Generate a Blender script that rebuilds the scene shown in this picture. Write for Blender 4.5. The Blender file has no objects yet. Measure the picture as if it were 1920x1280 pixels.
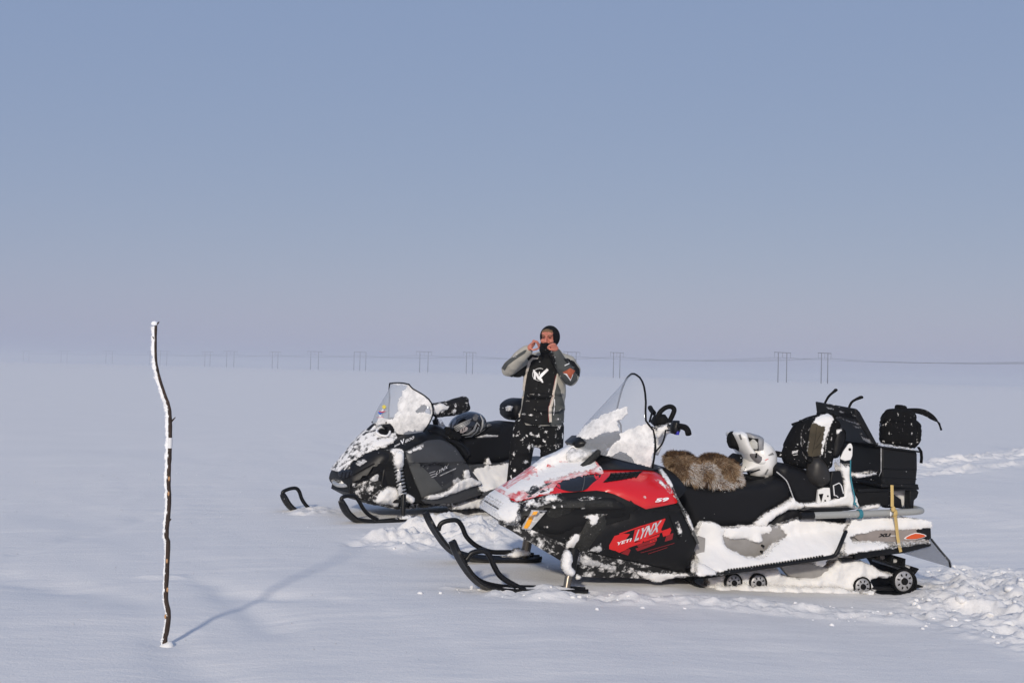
import bpy, bmesh, math, random
import numpy as np
from mathutils import Vector, Matrix, noise
from mathutils.geometry import delaunay_2d_cdt
from mathutils.bvhtree import BVHTree
random.seed(7)
rng = np.random.default_rng(7)
S = bpy.context.scene
COL = S.collection

# ------------------------------------------------------------------ camera, sky, sun, exposure
FPX = 2000.0; HC = 1.27
PITCH = math.atan(58.5 / FPX); ROLL = math.radians(1.41)
CAM = Vector((0, 0, HC))
RM = (Matrix.Rotation(math.pi / 2 + PITCH, 3, 'X') @ Matrix.Rotation(ROLL, 3, 'Z'))
cd = bpy.data.cameras.new('camera'); cam = bpy.data.objects.new('camera', cd); COL.objects.link(cam)
cd.sensor_width = 36; cd.lens = 36 * FPX / 1920; cd.clip_start = .05; cd.clip_end = 9000
cam.matrix_world = Matrix.Translation(CAM) @ RM.to_4x4()
S.camera = cam
SUN_EL = math.radians(24); SUN_AZ = math.radians(192)      # compass-like, clockwise from +Y
W = bpy.data.worlds.new('World'); S.world = W; W.use_nodes = True
nt = W.node_tree; nt.nodes.clear()
sky = nt.nodes.new('ShaderNodeTexSky'); sky.sky_type = 'NISHITA'; sky.sun_disc = False
sky.sun_elevation = SUN_EL; sky.sun_rotation = SUN_AZ
sky.air_density = 1.0; sky.dust_density = 1.6; sky.ozone_density = 2.0; sky.altitude = 400
def vmath(op, c):
    n = nt.nodes.new('ShaderNodeVectorMath'); n.operation = op; n.inputs[1].default_value = c; return n
thin = vmath('MULTIPLY', (.46, .28, .10)); veil = vmath('ADD', (2.06, 3.02, 5.44))   # an even veil of high ice mist dims the clear sky
bg = nt.nodes.new('ShaderNodeBackground'); bg.inputs['Strength'].default_value = .085
out = nt.nodes.new('ShaderNodeOutputWorld')
nt.links.new(sky.outputs[0], thin.inputs[0]); nt.links.new(thin.outputs[0], veil.inputs[0]); nt.links.new(veil.outputs[0], bg.inputs[0]); nt.links.new(bg.outputs[0], out.inputs[0])
sl = bpy.data.lights.new('sun', 'SUN'); sl.energy = 2.6; sl.angle = math.radians(4); sl.color = (1.0, .93, .82)
sun = bpy.data.objects.new('sun', sl); COL.objects.link(sun)
sd = Vector((math.sin(SUN_AZ) * math.cos(SUN_EL), math.cos(SUN_AZ) * math.cos(SUN_EL), math.sin(SUN_EL)))
sun.rotation_euler = sd.to_track_quat('Z', 'Y').to_euler()
S.view_settings.view_transform = 'Standard'; S.view_settings.look = 'None'
S.view_settings.exposure = 0; S.view_settings.gamma = 1; S.view_settings.use_curve_mapping = False
S.cycles.volume_bounces = 2; S.cycles.max_bounces = 10; S.cycles.transparent_max_bounces = 16

# ------------------------------------------------------------------ frames: picture point -> place on a sled
def ray(x, y): return RM @ Vector(((x - 960) / FPX, -(y - 640) / FPX, -1))
def ground(x, y, z=0):
    d = ray(x, y); return CAM + d * ((z - HC) / d.z)
class Frame:
    def __init__(s, o, ang):
        s.M = Matrix.Translation((o[0], o[1], 0)) @ Matrix.Rotation(ang, 4, 'Z')
        s.Mi = s.M.inverted(); s.o = s.Mi @ CAM; s.R = s.Mi.to_3x3()
    def at(s, x, y, v):
        d = s.R @ ray(x, y); return s.o + d * ((v - s.o.y) / d.y)
    def on(s, x, y, fv):
        if not callable(fv): return s.at(x, y, fv)
        v = .3
        for _ in range(30):
            p = s.at(x, y, v); v = .5 * v + .5 * fv(p.x, p.z)
        return s.at(x, y, v)
    def poly(s, pts, fv):                       # picture outline -> (u, w) outline
        r = []
        for q in pts:
            p = s.at(q[0], q[1], q[2]) if len(q) > 2 else s.on(q[0], q[1], fv)
            r.append((p.x, p.z))
        return r

# ------------------------------------------------------------------ mesh helpers
FADING = ('packed_snow', 'smooth_snow', 'thin_snow_film', 'wind_packed_snow', 'frost_film', 'red_paint_under_snow_film', 'snow_over_black')
def set_rim(o, r):                              # how far inside its outline each point of a snow patch lies
    if o is None or o.data.materials[0].name not in FADING: return o
    if len(r) == len(o.data.vertices): o.data.attributes['rim'].data.foreach_set('value', [float(x) for x in r])
    return o
def mk(name, vs, fs, mat, parent=None, smooth=True, ang=40, recalc=True, kind=None, loc=None):
    me = bpy.data.meshes.new(name); me.from_pydata([tuple(v) for v in vs], [], fs); me.update()
    return mko(name, me, mat, parent, smooth, ang, recalc, kind, loc)
def mko(name, me, mat, parent=None, smooth=True, ang=40, recalc=True, kind=None, loc=None):
    if recalc:
        bm = bmesh.new(); bm.from_mesh(me); bmesh.ops.recalc_face_normals(bm, faces=bm.faces); bm.to_mesh(me); bm.free()
    if smooth:
        me.polygons.foreach_set('use_smooth', [True] * len(me.polygons))
        if ang < 180: me.set_sharp_from_angle(angle=math.radians(ang))
    for m in (mat if isinstance(mat, (list, tuple)) else [mat]): me.materials.append(m)
    if me.materials[0].name in FADING and 'rim' not in me.attributes:
        me.attributes.new('rim', 'FLOAT', 'POINT').data.foreach_set('value', [1.0] * len(me.vertices))
    o = bpy.data.objects.new(name, me); COL.objects.link(o)
    if parent: o.parent = parent
    if loc: o.location = loc
    if kind: o['kind'] = kind
    return o
def thing(name, label, cat, M=None, group=None):
    o = bpy.data.objects.new(name, None); COL.objects.link(o); o.empty_display_size = .2
    if M is not None: o.matrix_world = M
    o['label'] = label; o['category'] = cat
    if group: o['group'] = group
    return o
def cr(pts, n=6, closed=True):                  # Catmull-Rom through the points
    P = [Vector(p) for p in pts]; N = len(P); r = []
    for i in range(N if closed else N - 1):
        g = (lambda k: P[k % N]) if closed else (lambda k: P[max(0, min(N - 1, k))])
        a, b, c, d = g(i - 1), g(i), g(i + 1), g(i + 2)
        for k in range(n):
            t = k / n
            r.append(.5 * ((2 * b) + (c - a) * t + (2 * a - 5 * b + 4 * c - d) * t * t + (3 * b - a - 3 * c + d) * t ** 3))
    if not closed: r.append(P[-1])
    return r
def resample(poly, h):
    r = []; n = len(poly)
    for i in range(n):
        a = np.array(poly[i][:2], float); b = np.array(poly[(i + 1) % n][:2], float)
        k = max(1, int(math.ceil(np.linalg.norm(b - a) / h)))
        for j in range(k): r.append(a + (b - a) * j / k)
    return np.array(r)
def rag(poly, amp, scale, seed=0, h=.008, wt=None):      # ragged outline
    p = resample(poly, h); n = len(p); r = []
    for i in range(n):
        t = p[(i + 1) % n] - p[i - 1]; t /= (np.linalg.norm(t) + 1e-9)
        q = Vector((p[i][0] * scale, p[i][1] * scale, seed * 7.3))
        k = noise.noise(q) + .6 * noise.noise(q * 2.7) + .55 * noise.noise(q * 6.1) + .4 * noise.noise(q * 13)
        a_ = amp * wt(p[i][0], p[i][1]) if wt else amp
        r.append(p[i] + np.array((t[1], -t[0])) * k * a_)
    return r
def pdist(P, poly):                             # distance to outline, inside mask
    P = np.asarray(P, float); poly = np.asarray([q[:2] for q in poly], float)
    d = np.full(len(P), 1e9); ins = np.zeros(len(P), bool); n = len(poly)
    for i in range(n):
        a = poly[i]; b = poly[(i + 1) % n]; e = b - a
        t = np.clip(((P - a) @ e) / (e @ e + 1e-12), 0, 1)
        d = np.minimum(d, np.hypot(*(P - a - t[:, None] * e).T))
        c = (a[1] > P[:, 1]) != (b[1] > P[:, 1])
        with np.errstate(divide='ignore', invalid='ignore'):
            xi = (b[0] - a[0]) * (P[:, 1] - a[1]) / (b[1] - a[1]) + a[0]
        ins ^= c & (P[:, 0] < xi)
    return d, ins
def fill(poly, h, rings=()):
    b = resample(poly, h); n = len(b)
    lo = b.min(0); hi = b.max(0); g = []
    y = lo[1]; k = 0
    while y < hi[1]:
        x = lo[0] + (h / 2 if k % 2 else 0)
        while x < hi[0]: g.append((x, y)); x += h
        y += h * .866; k += 1
    pts = [tuple(q) for q in b]
    if g:
        g = np.array(g); d, ins = pdist(g, b); g = g[ins & (d > h * .5)]
        pts += [tuple(q) for q in g]
    res = delaunay_2d_cdt([Vector(q) for q in pts], [(i, (i + 1) % n) for i in range(n)], [], 1, 1e-6)
    v = np.array([tuple(q) for q in res[0]]); f = [tuple(q) for q in res[2]]
    return v, f
def bedges(f):
    c = {}
    for t in f:
        for i in range(len(t)):
            a, b = t[i], t[(i + 1) % len(t)]; k = (min(a, b), max(a, b))
            c[k] = None if k in c else (a, b)
    return [e for e in c.values() if e]
def solid(name, poly, near, far, mat, parent, h=.04, ang=40, kind=None, lump=0, lscale=14):
    """closed body over an outline in the sled's side plane; near/far give the half widths"""
    v, f = fill(poly, h)
    if not f: return None
    d, _ = pdist(v, poly)
    A = [[p[0], near(p[0], p[1], dd) if callable(near) else near, p[1]] for p, dd in zip(v, d)]
    B = [[p[0], far(p[0], p[1], dd) if callable(far) else far, p[1]] for p, dd in zip(v, d)]
    if lump:
        for a, dd in zip(A, d):
            q = Vector(a) * lscale
            a[1] += lump * (noise.noise(q) + .5 * noise.noise(q * 2.3) + .3 * noise.noise(q * 5)) * min(1, dd / .02)
    n = len(A)
    fs = list(f) + [tuple(i + n for i in reversed(t)) for t in f]
    for a, b in bedges(f): fs.append((b, a, a + n, b + n))
    return set_rim(mk(name, A + B, fs, mat, parent, ang=ang, kind=kind), list(np.minimum(1, d / .030)) * 2 if lump else [1] * (2 * n))
def rnd(d, r): d = min(d, r); return math.sqrt(max(0, r * r - (r - d) ** 2)) - r
def pillow(name, poly, v0, v1, r, mat, parent, h=.03, ang=60, kind=None, lump=0, lscale=14):
    return solid(name, poly, lambda u, w, d: v1 + rnd(d, r), lambda u, w, d: v0 - rnd(d, r), mat, parent, h, ang, kind, lump, lscale)
def slab(name, poly, v0, v1, mat, parent, bev=.006, seg=2):
    n = len(poly); vs = [(p[0], v0, p[1]) for p in poly] + [(p[0], v1, p[1]) for p in poly]
    fs = [tuple(range(n)), tuple(range(2 * n - 1, n - 1, -1))] + [(i, (i + 1) % n, (i + 1) % n + n, i + n) for i in range(n)]
    o = mk(name, vs, fs, mat, parent, ang=30)
    if bev: 
        m = o.modifiers.new('bevel', 'BEVEL'); m.width = bev; m.segments = seg; m.limit_method = 'ANGLE'; m.angle_limit = math.radians(35)
    return o
def skin(name, poly, fv, off, mat, parent, thick=.012, h=.03, kind=None, lump=0, lscale=30, edge=0, ang=50):
    """plate lying on the sled's flank"""
    e = edge or 1e-6
    return solid(name, poly, lambda u, w, d: fv(u, w) + (off + rnd(d, e) if edge else off), lambda u, w, d: fv(u, w) - thick, mat, parent, h, ang, kind, lump, lscale)
def both(name, poly, fv, off, mat, parent, h=.04, kind=None, lump=0, lscale=14, edge=0, ang=50):
    """shell over both flanks and the ridge"""
    g = lambda u, w, d: fv(u, w) + off + (rnd(d, edge) if edge else 0)
    o = solid(name, poly, g, lambda u, w, d: -g(u, w, d), mat, parent, h, ang, kind, lump, lscale)
    if lump and o and o.data.materials[0].name in FADING:   # the ridge is no rim
        vs = [v.co for v in o.data.vertices]; d, _ = pdist([(v.x, v.z) for v in vs], poly)
        set_rim(o, [min(1, max(dd / .03, 1 - (fv(v.x, v.z) - .12) / .09)) for v, dd in zip(vs, d)])
    return o
def tube_geo(pts, r, n=8, closed=False, flat=None, up=None):
    P = [Vector(p) for p in pts]; N = len(P); R = r if isinstance(r, (list, tuple)) else [r] * N
    vs = []; fs = []; nrm = None
    for i in range(N):
        t = (P[(i + 1) % N] - P[i - 1]) if closed else (P[min(N - 1, i + 1)] - P[max(0, i - 1)])
        t.normalize()
        if up is not None: nrm = Vector(up) - t * Vector(up).dot(t)
        elif nrm is None: nrm = t.orthogonal()
        else: nrm = nrm - t * nrm.dot(t)
        if nrm.length < 1e-6: nrm = t.orthogonal()
        nrm = nrm.normalized(); b = t.cross(nrm)
        sx, sy = flat if flat else (1, 1)
        for k in range(n):
            a = 2 * math.pi * k / n
            vs.append(P[i] + (nrm * math.cos(a) * sx + b * math.sin(a) * sy) * R[i])
    for i in range(N if closed else N - 1):
        j = (i + 1) % N
        for k in range(n):
            l = (k + 1) % n; fs.append((i * n + k, i * n + l, j * n + l, j * n + k))
    if not closed: fs += [tuple(range(n - 1, -1, -1)), tuple(range((N - 1) * n, N * n))]
    return vs, fs
def tube(name, pts, r, mat, parent=None, n=8, closed=False, flat=None, up=None, sm=0, kind=None):
    if sm: pts = cr(pts, sm, closed)
    if sm and isinstance(r, (list, tuple)):
        m = len(pts); r = [float(np.interp(i / (m - 1) * (len(r) - 1), range(len(r)), r)) for i in range(m)]
    vs, fs = tube_geo(pts, r, n, closed, flat, up)
    return mk(name, vs, fs, mat, parent, ang=60, kind=kind)
def merge(parts):
    vs = []; fs = []
    for v, f in parts:
        k = len(vs); vs += list(v); fs += [tuple(i + k for i in q) for q in f]
    return vs, fs
def disc_geo(c, prof, n=28):                   # lathe about the sled's cross axis; prof = (radius, v offset)
    vs = []; fs = []
    for r, v in prof:
        for k in range(n):
            a = 2 * math.pi * k / n; vs.append(Vector((c[0] + r * math.cos(a), c[1] + v, c[2] + r * math.sin(a))))
    for i in range(len(prof) - 1):
        for k in range(n): l = (k + 1) % n; fs.append((i * n + k, i * n + l, (i + 1) * n + l, (i + 1) * n + k))
    fs += [tuple(range(n)), tuple(range((len(prof) - 1) * n, len(prof) * n))]
    return vs, fs
def box_geo(c, s, R=None):
    R = R or Matrix.Identity(3); vs = [Vector(c) + R @ Vector((x * s[0] / 2, y * s[1] / 2, z * s[2] / 2)) for x in (-1, 1) for y in (-1, 1) for z in (-1, 1)]
    return vs, [(0, 1, 3, 2), (4, 6, 7, 5), (0, 4, 5, 1), (2, 3, 7, 6), (0, 2, 6, 4), (1, 5, 7, 3)]
def ball_geo(c, r, n=12, m=8, R=None):
    vs = []; fs = []; R = R or Matrix.Identity(3)
    for i in range(m + 1):
        th = math.pi * i / m
        for k in range(n):
            a = 2 * math.pi * k / n
            vs.append(Vector(c) + R @ Vector((r[0] * math.sin(th) * math.cos(a), r[1] * math.sin(th) * math.sin(a), r[2] * math.cos(th))))
    for i in range(m):
        for k in range(n): l = (k + 1) % n; fs.append((i * n + k, i * n + l, (i + 1) * n + l, (i + 1) * n + k))
    return vs, fs
def limb_geo(pts, radii, n=14, ell=None, up=None):  # rounded tapering limb
    P = [Vector(p) for p in pts]; Q = []; R = []
    d0 = (P[0] - P[1]).normalized(); d1 = (P[-1] - P[-2]).normalized()
    for a in (1, .9, .6, .3): Q.append(P[0] + d0 * radii[0] * a); R.append(radii[0] * math.sqrt(max(.02, 1 - a * a)))
    for i in range(len(P)): Q.append(P[i]); R.append(radii[i])
    for a in (.3, .6, .9, 1): Q.append(P[-1] + d1 * radii[-1] * a); R.append(radii[-1] * math.sqrt(max(.02, 1 - a * a)))
    return tube_geo(Q, R, n, flat=ell, up=up)
TMP = bpy.data.scenes.new('workbench')
def evaluated(o):                               # apply an object's modifiers away from the main scene
    TMP.collection.objects.link(o)
    with bpy.context.temp_override(scene=TMP, view_layer=TMP.view_layers[0]):
        dg = bpy.context.evaluated_depsgraph_get(); dg.update(); me = bpy.data.meshes.new_from_object(o.evaluated_get(dg))
    bpy.data.objects.remove(o); return me
def fuse(name, geos, vox, mat, parent, smooth=6, kind=None, M=None):
    """several closed shapes grown together into one continuous skin"""
    vs, fs = merge(geos)
    me = bpy.data.meshes.new(name); me.from_pydata([tuple(v) for v in vs], [], fs)
    bm = bmesh.new(); bm.from_mesh(me); bmesh.ops.remove_doubles(bm, verts=bm.verts, dist=1e-5); bmesh.ops.recalc_face_normals(bm, faces=bm.faces); bm.to_mesh(me); bm.free()
    o = bpy.data.objects.new('tmp', me)
    m = o.modifiers.new('r', 'REMESH'); m.mode = 'VOXEL'; m.voxel_size = vox
    if smooth: s = o.modifiers.new('s', 'SMOOTH'); s.iterations = smooth; s.factor = .5
    me2 = evaluated(o)
    me2.name = name
    return mko(name, me2, mat, parent, True, 180, False, kind)
def bvh(o):
    me = o.data; return BVHTree.FromPolygons([v.co.copy() for v in me.vertices], [tuple(p.vertices) for p in me.polygons])
def drape(name, pts, fr, tree, off, mat, parent, h=3, thick=0, kind=None, ragged=0, seed=0, lump=0):
    """cloth, sticker or snow lying on a surface: an outline laid down onto the mesh it rests on"""
    pts = [tuple(p)[:2] for p in pts]
    if ragged: pts = rag(pts, ragged, .12, seed, h=2)
    v, f = fill(pts, h); dd, _ = pdist(v, pts)
    co = {}; 
    for i, p in enumerate(v):
        d = (fr.R @ ray(p[0], p[1])).normalized()
        hit = tree.ray_cast(fr.o, d)
        if hit[0] is not None:
            n = hit[1]
            if n.dot(d) > 0: n = -n
            e = off
            if lump: e += lump * min(1, dd[i] / 4) * (.6 + .8 * noise.noise(hit[0] * 25))
            co[i] = (hit[0] + n * e, hit[0] - n * .004)
    f = [t for t in f if all(i in co for i in t)]
    if not f: return None
    keys = sorted({i for t in f for i in t}); ix = {k: j for j, k in enumerate(keys)}
    A = [co[k][0] for k in keys]; F = [tuple(ix[i] for i in t) for t in f]
    if thick or lump:
        n = len(A); A2 = A + [co[k][1] for k in keys]
        fs = F + [tuple(i + n for i in reversed(t)) for t in F] + [(b, a, a + n, b + n) for a, b in bedges(F)]
        rr = [min(1, dd[k] / 5) for k in keys]; return set_rim(mk(name, A2, fs, mat, parent, ang=50, kind=kind), rr * 2)
    return set_rim(mk(name, A, F, mat, parent, ang=60, kind=kind, recalc=False), [min(1, dd[k] / 4) for k in keys])
def stroke(pts, w):                            # a line in the picture with width -> outline
    P = [Vector(p) for p in pts]; L = []; R = []
    for i in range(len(P)):
        t = (P[min(len(P) - 1, i + 1)] - P[max(0, i - 1)]).normalized(); n = Vector((-t.y, t.x)) * (w[i] if isinstance(w, (list, tuple)) else w) / 2
        L.append(P[i] + n); R.append(P[i] - n)
    return L + R[::-1]
def text_px(s, p0, p1, up, bold=.0, sp=1.0):    # lettering laid along p0-p1 in picture points
    c = bpy.data.curves.new('t', 'FONT'); c.body = s; c.size = 1; c.offset = bold; c.space_character = sp; c.resolution_u = 3
    me = evaluated(bpy.data.objects.new('t', c))
    v = np.array([tuple(q.co) for q in me.vertices]); f = [tuple(q.vertices) for q in me.polygons]; bpy.data.meshes.remove(me)
    lo = v.min(0); hi = v.max(0); r = []
    for q in v:
        a = (q[0] - lo[0]) / (hi[0] - lo[0]); b = (q[1] - lo[1]) / (hi[1] - lo[1])
        r.append((p0[0] + (p1[0] - p0[0]) * a + up[0] * b, p0[1] + (p1[1] - p0[1]) * a + up[1] * b))
    return r, f
def text_on(name, s, p0, p1, up, fr, fv, off, mat, parent, bold=.0, sp=1.0):
    P, f = text_px(s, p0, p1, up, bold, sp); vs = []
    for x, y in P: q = fr.on(x, y, fv); vs.append((q.x, q.y + off, q.z))
    return mk(name, vs, f, mat, parent, smooth=False, recalc=False)
def text_drape(name, s, p0, p1, up, fr, tree, off, mat, parent, bold=.0, sp=1.0):
    P, f = text_px(s, p0, p1, up, bold, sp); vs = []
    for x, y in P:
        d = (fr.R @ ray(x, y)).normalized(); h = tree.ray_cast(fr.o, d)
        if h[0] is None: return None
        vs.append(h[0] - d * off)
    return mk(name, vs, f, mat, parent, smooth=False, recalc=False)
def interp(xs, ys): return lambda x: float(np.interp(x, xs, ys))

# ------------------------------------------------------------------ materials
MATS = {}
SNOWC = (.80, .79, .775)
def mat(name, col, rough=.5, metal=0, spec=.5, bump=0, bscale=60, dust=0, dscale=28, dsoft=.06, var=0, vscale=8, coat=0, sss=0, stretch=None):
    m = bpy.data.materials.new(name); m.use_nodes = True; N = m.node_tree.nodes; L = m.node_tree.links
    b = N['Principled BSDF']; b.inputs['Roughness'].default_value = rough; b.inputs['Metallic'].default_value = metal
    b.inputs['Specular IOR Level'].default_value = spec; b.inputs['Coat Weight'].default_value = coat; b.inputs['Coat Roughness'].default_value = .12
    if sss:
        b.inputs['Subsurface Weight'].default_value = sss; b.inputs['Subsurface Radius'].default_value = (.02, .022, .025); b.inputs['Subsurface Scale'].default_value = .5
    tc = N.new('ShaderNodeTexCoord'); vec = tc.outputs['Object']
    if stretch:
        mp = N.new('ShaderNodeMapping'); mp.inputs['Scale'].default_value = stretch; L.new(vec, mp.inputs[0]); vec = mp.outputs[0]
    cur = None
    def nz(sc, det=6, rg=.6):
        t = N.new('ShaderNodeTexNoise'); t.inputs['Scale'].default_value = sc; t.inputs['Detail'].default_value = det; t.inputs['Roughness'].default_value = rg
        L.new(vec, t.inputs['Vector']); return t.outputs[0]
    if var:
        r = N.new('ShaderNodeValToRGB'); L.new(nz(vscale), r.inputs[0])
        r.color_ramp.elements[0].position = .3; r.color_ramp.elements[1].position = .7
        r.color_ramp.elements[0].color = tuple(c * (1 - var) for c in col) + (1,); r.color_ramp.elements[1].color = tuple(min(1, c * (1 + var)) for c in col) + (1,)
        cur = r.outputs[0]
    if dust:
        r = N.new('ShaderNodeValToRGB'); L.new(nz(dscale, 8, .65), r.inputs[0])
        r.color_ramp.elements[0].position = dust; r.color_ramp.elements[1].position = dust + dsoft
        r.color_ramp.elements[0].color = (0, 0, 0, 1); r.color_ramp.elements[1].color = (1, 1, 1, 1)
        x = N.new('ShaderNodeMix'); x.data_type = 'RGBA'; L.new(r.outputs[0], x.inputs[0])
        if cur: L.new(cur, x.inputs[6])
        else: x.inputs[6].default_value = (*col, 1)
        x.inputs[7].default_value = (*SNOWC, 1); cur = x.outputs[2]
        y = N.new('ShaderNodeMapRange'); L.new(r.outputs[0], y.inputs[0]); y.inputs[3].default_value = rough; y.inputs[4].default_value = .7; L.new(y.outputs[0], b.inputs['Roughness'])
    if cur: L.new(cur, b.inputs['Base Color'])
    else: b.inputs['Base Color'].default_value = (*col, 1)
    if bump:
        k = N.new('ShaderNodeBump'); k.inputs['Strength'].default_value = bump; k.inputs['Distance'].default_value = .01
        L.new(nz(bscale, 4), k.inputs['Height']); L.new(k.outputs[0], b.inputs['Normal'])
    if name in FADING:                          # snow thins out to powder at the rim of a patch
        at = N.new('ShaderNodeAttribute'); at.attribute_name = 'rim'
        e1 = N.new('ShaderNodeMath'); e1.operation = 'MULTIPLY_ADD'; L.new(at.outputs['Fac'], e1.inputs[0]); e1.inputs[1].default_value = 3.4; e1.inputs[2].default_value = -2.0
        e2 = N.new('ShaderNodeMath'); e2.operation = 'MULTIPLY_ADD'; L.new(nz(55, 8, .7), e2.inputs[0]); e2.inputs[1].default_value = 4.2; L.new(e1.outputs[0], e2.inputs[2]); e2.use_clamp = True
        e3 = N.new('ShaderNodeMath'); e3.operation = 'SUBTRACT'; L.new(e2.outputs[0], e3.inputs[0]); e3.inputs[1].default_value = 0; e3.use_clamp = True
        L.new(e3.outputs[0], b.inputs['Alpha'])
    MATS[name] = m; return m
SNOW = mat('packed_snow', SNOWC, .6, spec=.25, bump=.5, bscale=45, sss=.25)
SNOWS = mat('smooth_snow', SNOWC, .6, spec=.25, bump=.25, bscale=25, sss=.25)
THIN = mat('thin_snow_film', (.45, .45, .455), .7, spec=.2, bump=.4, bscale=60, dust=.48, dscale=40, dsoft=.2)
SNOWG = mat('wind_packed_snow', (.30, .30, .305), .7, spec=.2, dust=.36, dscale=16, dsoft=.2, bump=.5, bscale=30)
SNOWB = mat('snow_over_black', (.015, .015, .016), .6, spec=.25, dust=.40, dscale=15, dsoft=.12, bump=.6, bscale=40, stretch=(.7, 1, 1.5))
BLK = mat('black_plastic', (.0065, .0065, .007), .42, spec=.25, dust=.70, dscale=22, bump=.06, bscale=200)
BLKC = mat('clean_black_plastic', (.006, .006, .0065), .38, spec=.28)
BLKD = mat('dusted_black_plastic', (.007, .007, .007), .5, spec=.22, dust=.69, dscale=20, bump=.1)
BLKS = mat('snowy_black_plastic', (.014, .014, .014), .55, spec=.3, dust=.50, dscale=18, dsoft=.12, bump=.3)
WORN = mat('worn_dark_plastic', (.020, .020, .018), .6, spec=.3, dust=.64, dscale=70, dsoft=.2, bump=.2, var=.4, vscale=90)
SEATM = mat('seat_vinyl', (.0055, .0055, .0065), .5, spec=.22, dust=.72, dscale=20, bump=.08, bscale=120, stretch=(1, 1, 1.6))
CLOTH = mat('black_nylon', (.006, .006, .0065), .85, spec=.1, dust=.635, dscale=32, bump=.5, bscale=40)
BOXM = mat('box_plastic', (.0065, .0065, .007), .45, spec=.22, dust=.72, dscale=30, bump=.05)
RED = mat('red_paint', (.60, .0075, .010), .28, spec=.5, coat=.6, dust=.70, dscale=16)
GREY = mat('grey_panel_plastic', (.050, .052, .056), .5, spec=.35, dust=.69, dscale=24, dsoft=.15, var=.12)
GREYL = mat('light_grey_panel_plastic', (.080, .082, .080), .5, spec=.35, dust=.72, dscale=24, var=.12)
TUN = mat('dusty_aluminium', (.30, .285, .27), .55, metal=.15, var=.12, vscale=12)
RAIL = mat('grey_painted_tube', (.33, .335, .32), .38, spec=.4, metal=.1)
ALU = mat('bright_aluminium', (.55, .55, .54), .35, metal=.7, dust=.62, dscale=60)
SIL = mat('wheel_silver', (.36, .36, .37), .45, metal=.35, dust=.56, dscale=60, dsoft=.15)
BRZ = mat('dull_steel', (.20, .175, .145), .35, metal=.8)
RUB = mat('rubber', (.006, .006, .006), .7, spec=.12)
AMB = mat('amber_reflector', (.85, .36, .01), .25, spec=.6)
ORG = mat('orange_reflector', (.62, .085, .012), .25, spec=.6)
WHT = mat('white_paint', (.80, .79, .76), .25, coat=.4, var=.03)
WHTD = mat('white_decal', (.78, .78, .78), .4)
SILD = mat('silver_decal', (.55, .55, .56), .35, metal=.2, var=.25, vscale=30)
REDF = mat('red_paint_under_snow_film', (.60, .0075, .010), .35, spec=.4, dust=.37, dscale=16, dsoft=.24, stretch=(.45, 1, 1.6), bump=.3)
REDD = mat('red_decal', (.62, .012, .012), .4)
REDK = mat('dark_red_decal', (.25, .008, .010), .4)
YEL = mat('yellow_webbing', (.56, .40, .15), .8, dust=.68, dscale=60, bump=.5, bscale=120)
TEAL = mat('teal_rope', (.03, .20, .26), .7, bump=.6, bscale=160, dust=.68, dscale=90)
OLV = mat('olive_fabric', (.055, .043, .024), .85, bump=.5, bscale=25, dust=.70, dscale=40, var=.25)
JKT = mat('light_grey_jacket_fabric', (.38, .365, .32), .85, spec=.2, bump=.5, bscale=14, dust=.70, dscale=20)
JKD = mat('dark_grey_jacket_fabric', (.075, .080, .078), .85, spec=.2, bump=.4, bscale=16, dust=.68, dscale=22)
JKB = mat('black_jacket_fabric', (.008, .008, .008), .8, spec=.2, dust=.65, dscale=22, bump=.4, bscale=20)
STR = mat('cream_piping', (.62, .56, .48), .8, var=.15, vscale=40)
ORP = mat('orange_patch', (.42, .10, .045), .7, var=.2, vscale=60)
TRO = mat('black_trousers_fabric', (.0075, .0075, .008), .85, spec=.15, dust=.585, dscale=19, dsoft=.05, bump=.5, bscale=22)
SKIN = mat('skin', (.52, .19, .135), .55, spec=.3, sss=.15, var=.18, vscale=18)
BAL = mat('balaclava_knit', (.008, .008, .009), .95, spec=.1, bump=.3, bscale=200)
HAIR = mat('light_brown_hair', (.17, .10, .045), .6)
EYEL = mat('closed_eyelid', (.12, .05, .035), .6)
STICK = mat('bark', (.035, .020, .013), .8, bump=.6, bscale=60, var=.5, vscale=20, dust=.72, dscale=60)
BARE = mat('peeled_wood', (.45, .25, .12), .7)
TAPE = mat('white_tape', (.7, .7, .7), .5)
RIME = mat('rime_frost', (.87, .88, .89), .7, spec=.2, sss=.2)
WOOD = mat('weathered_pole_wood', (.055, .045, .045), .9)
WIRE = mat('power_cable', (.08, .08, .085), .6)
CHR = mat('chrome', (.5, .5, .5), .2, metal=1)
DKGL = mat('dark_lens', (.012, .012, .013), .12, spec=.6)
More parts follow.
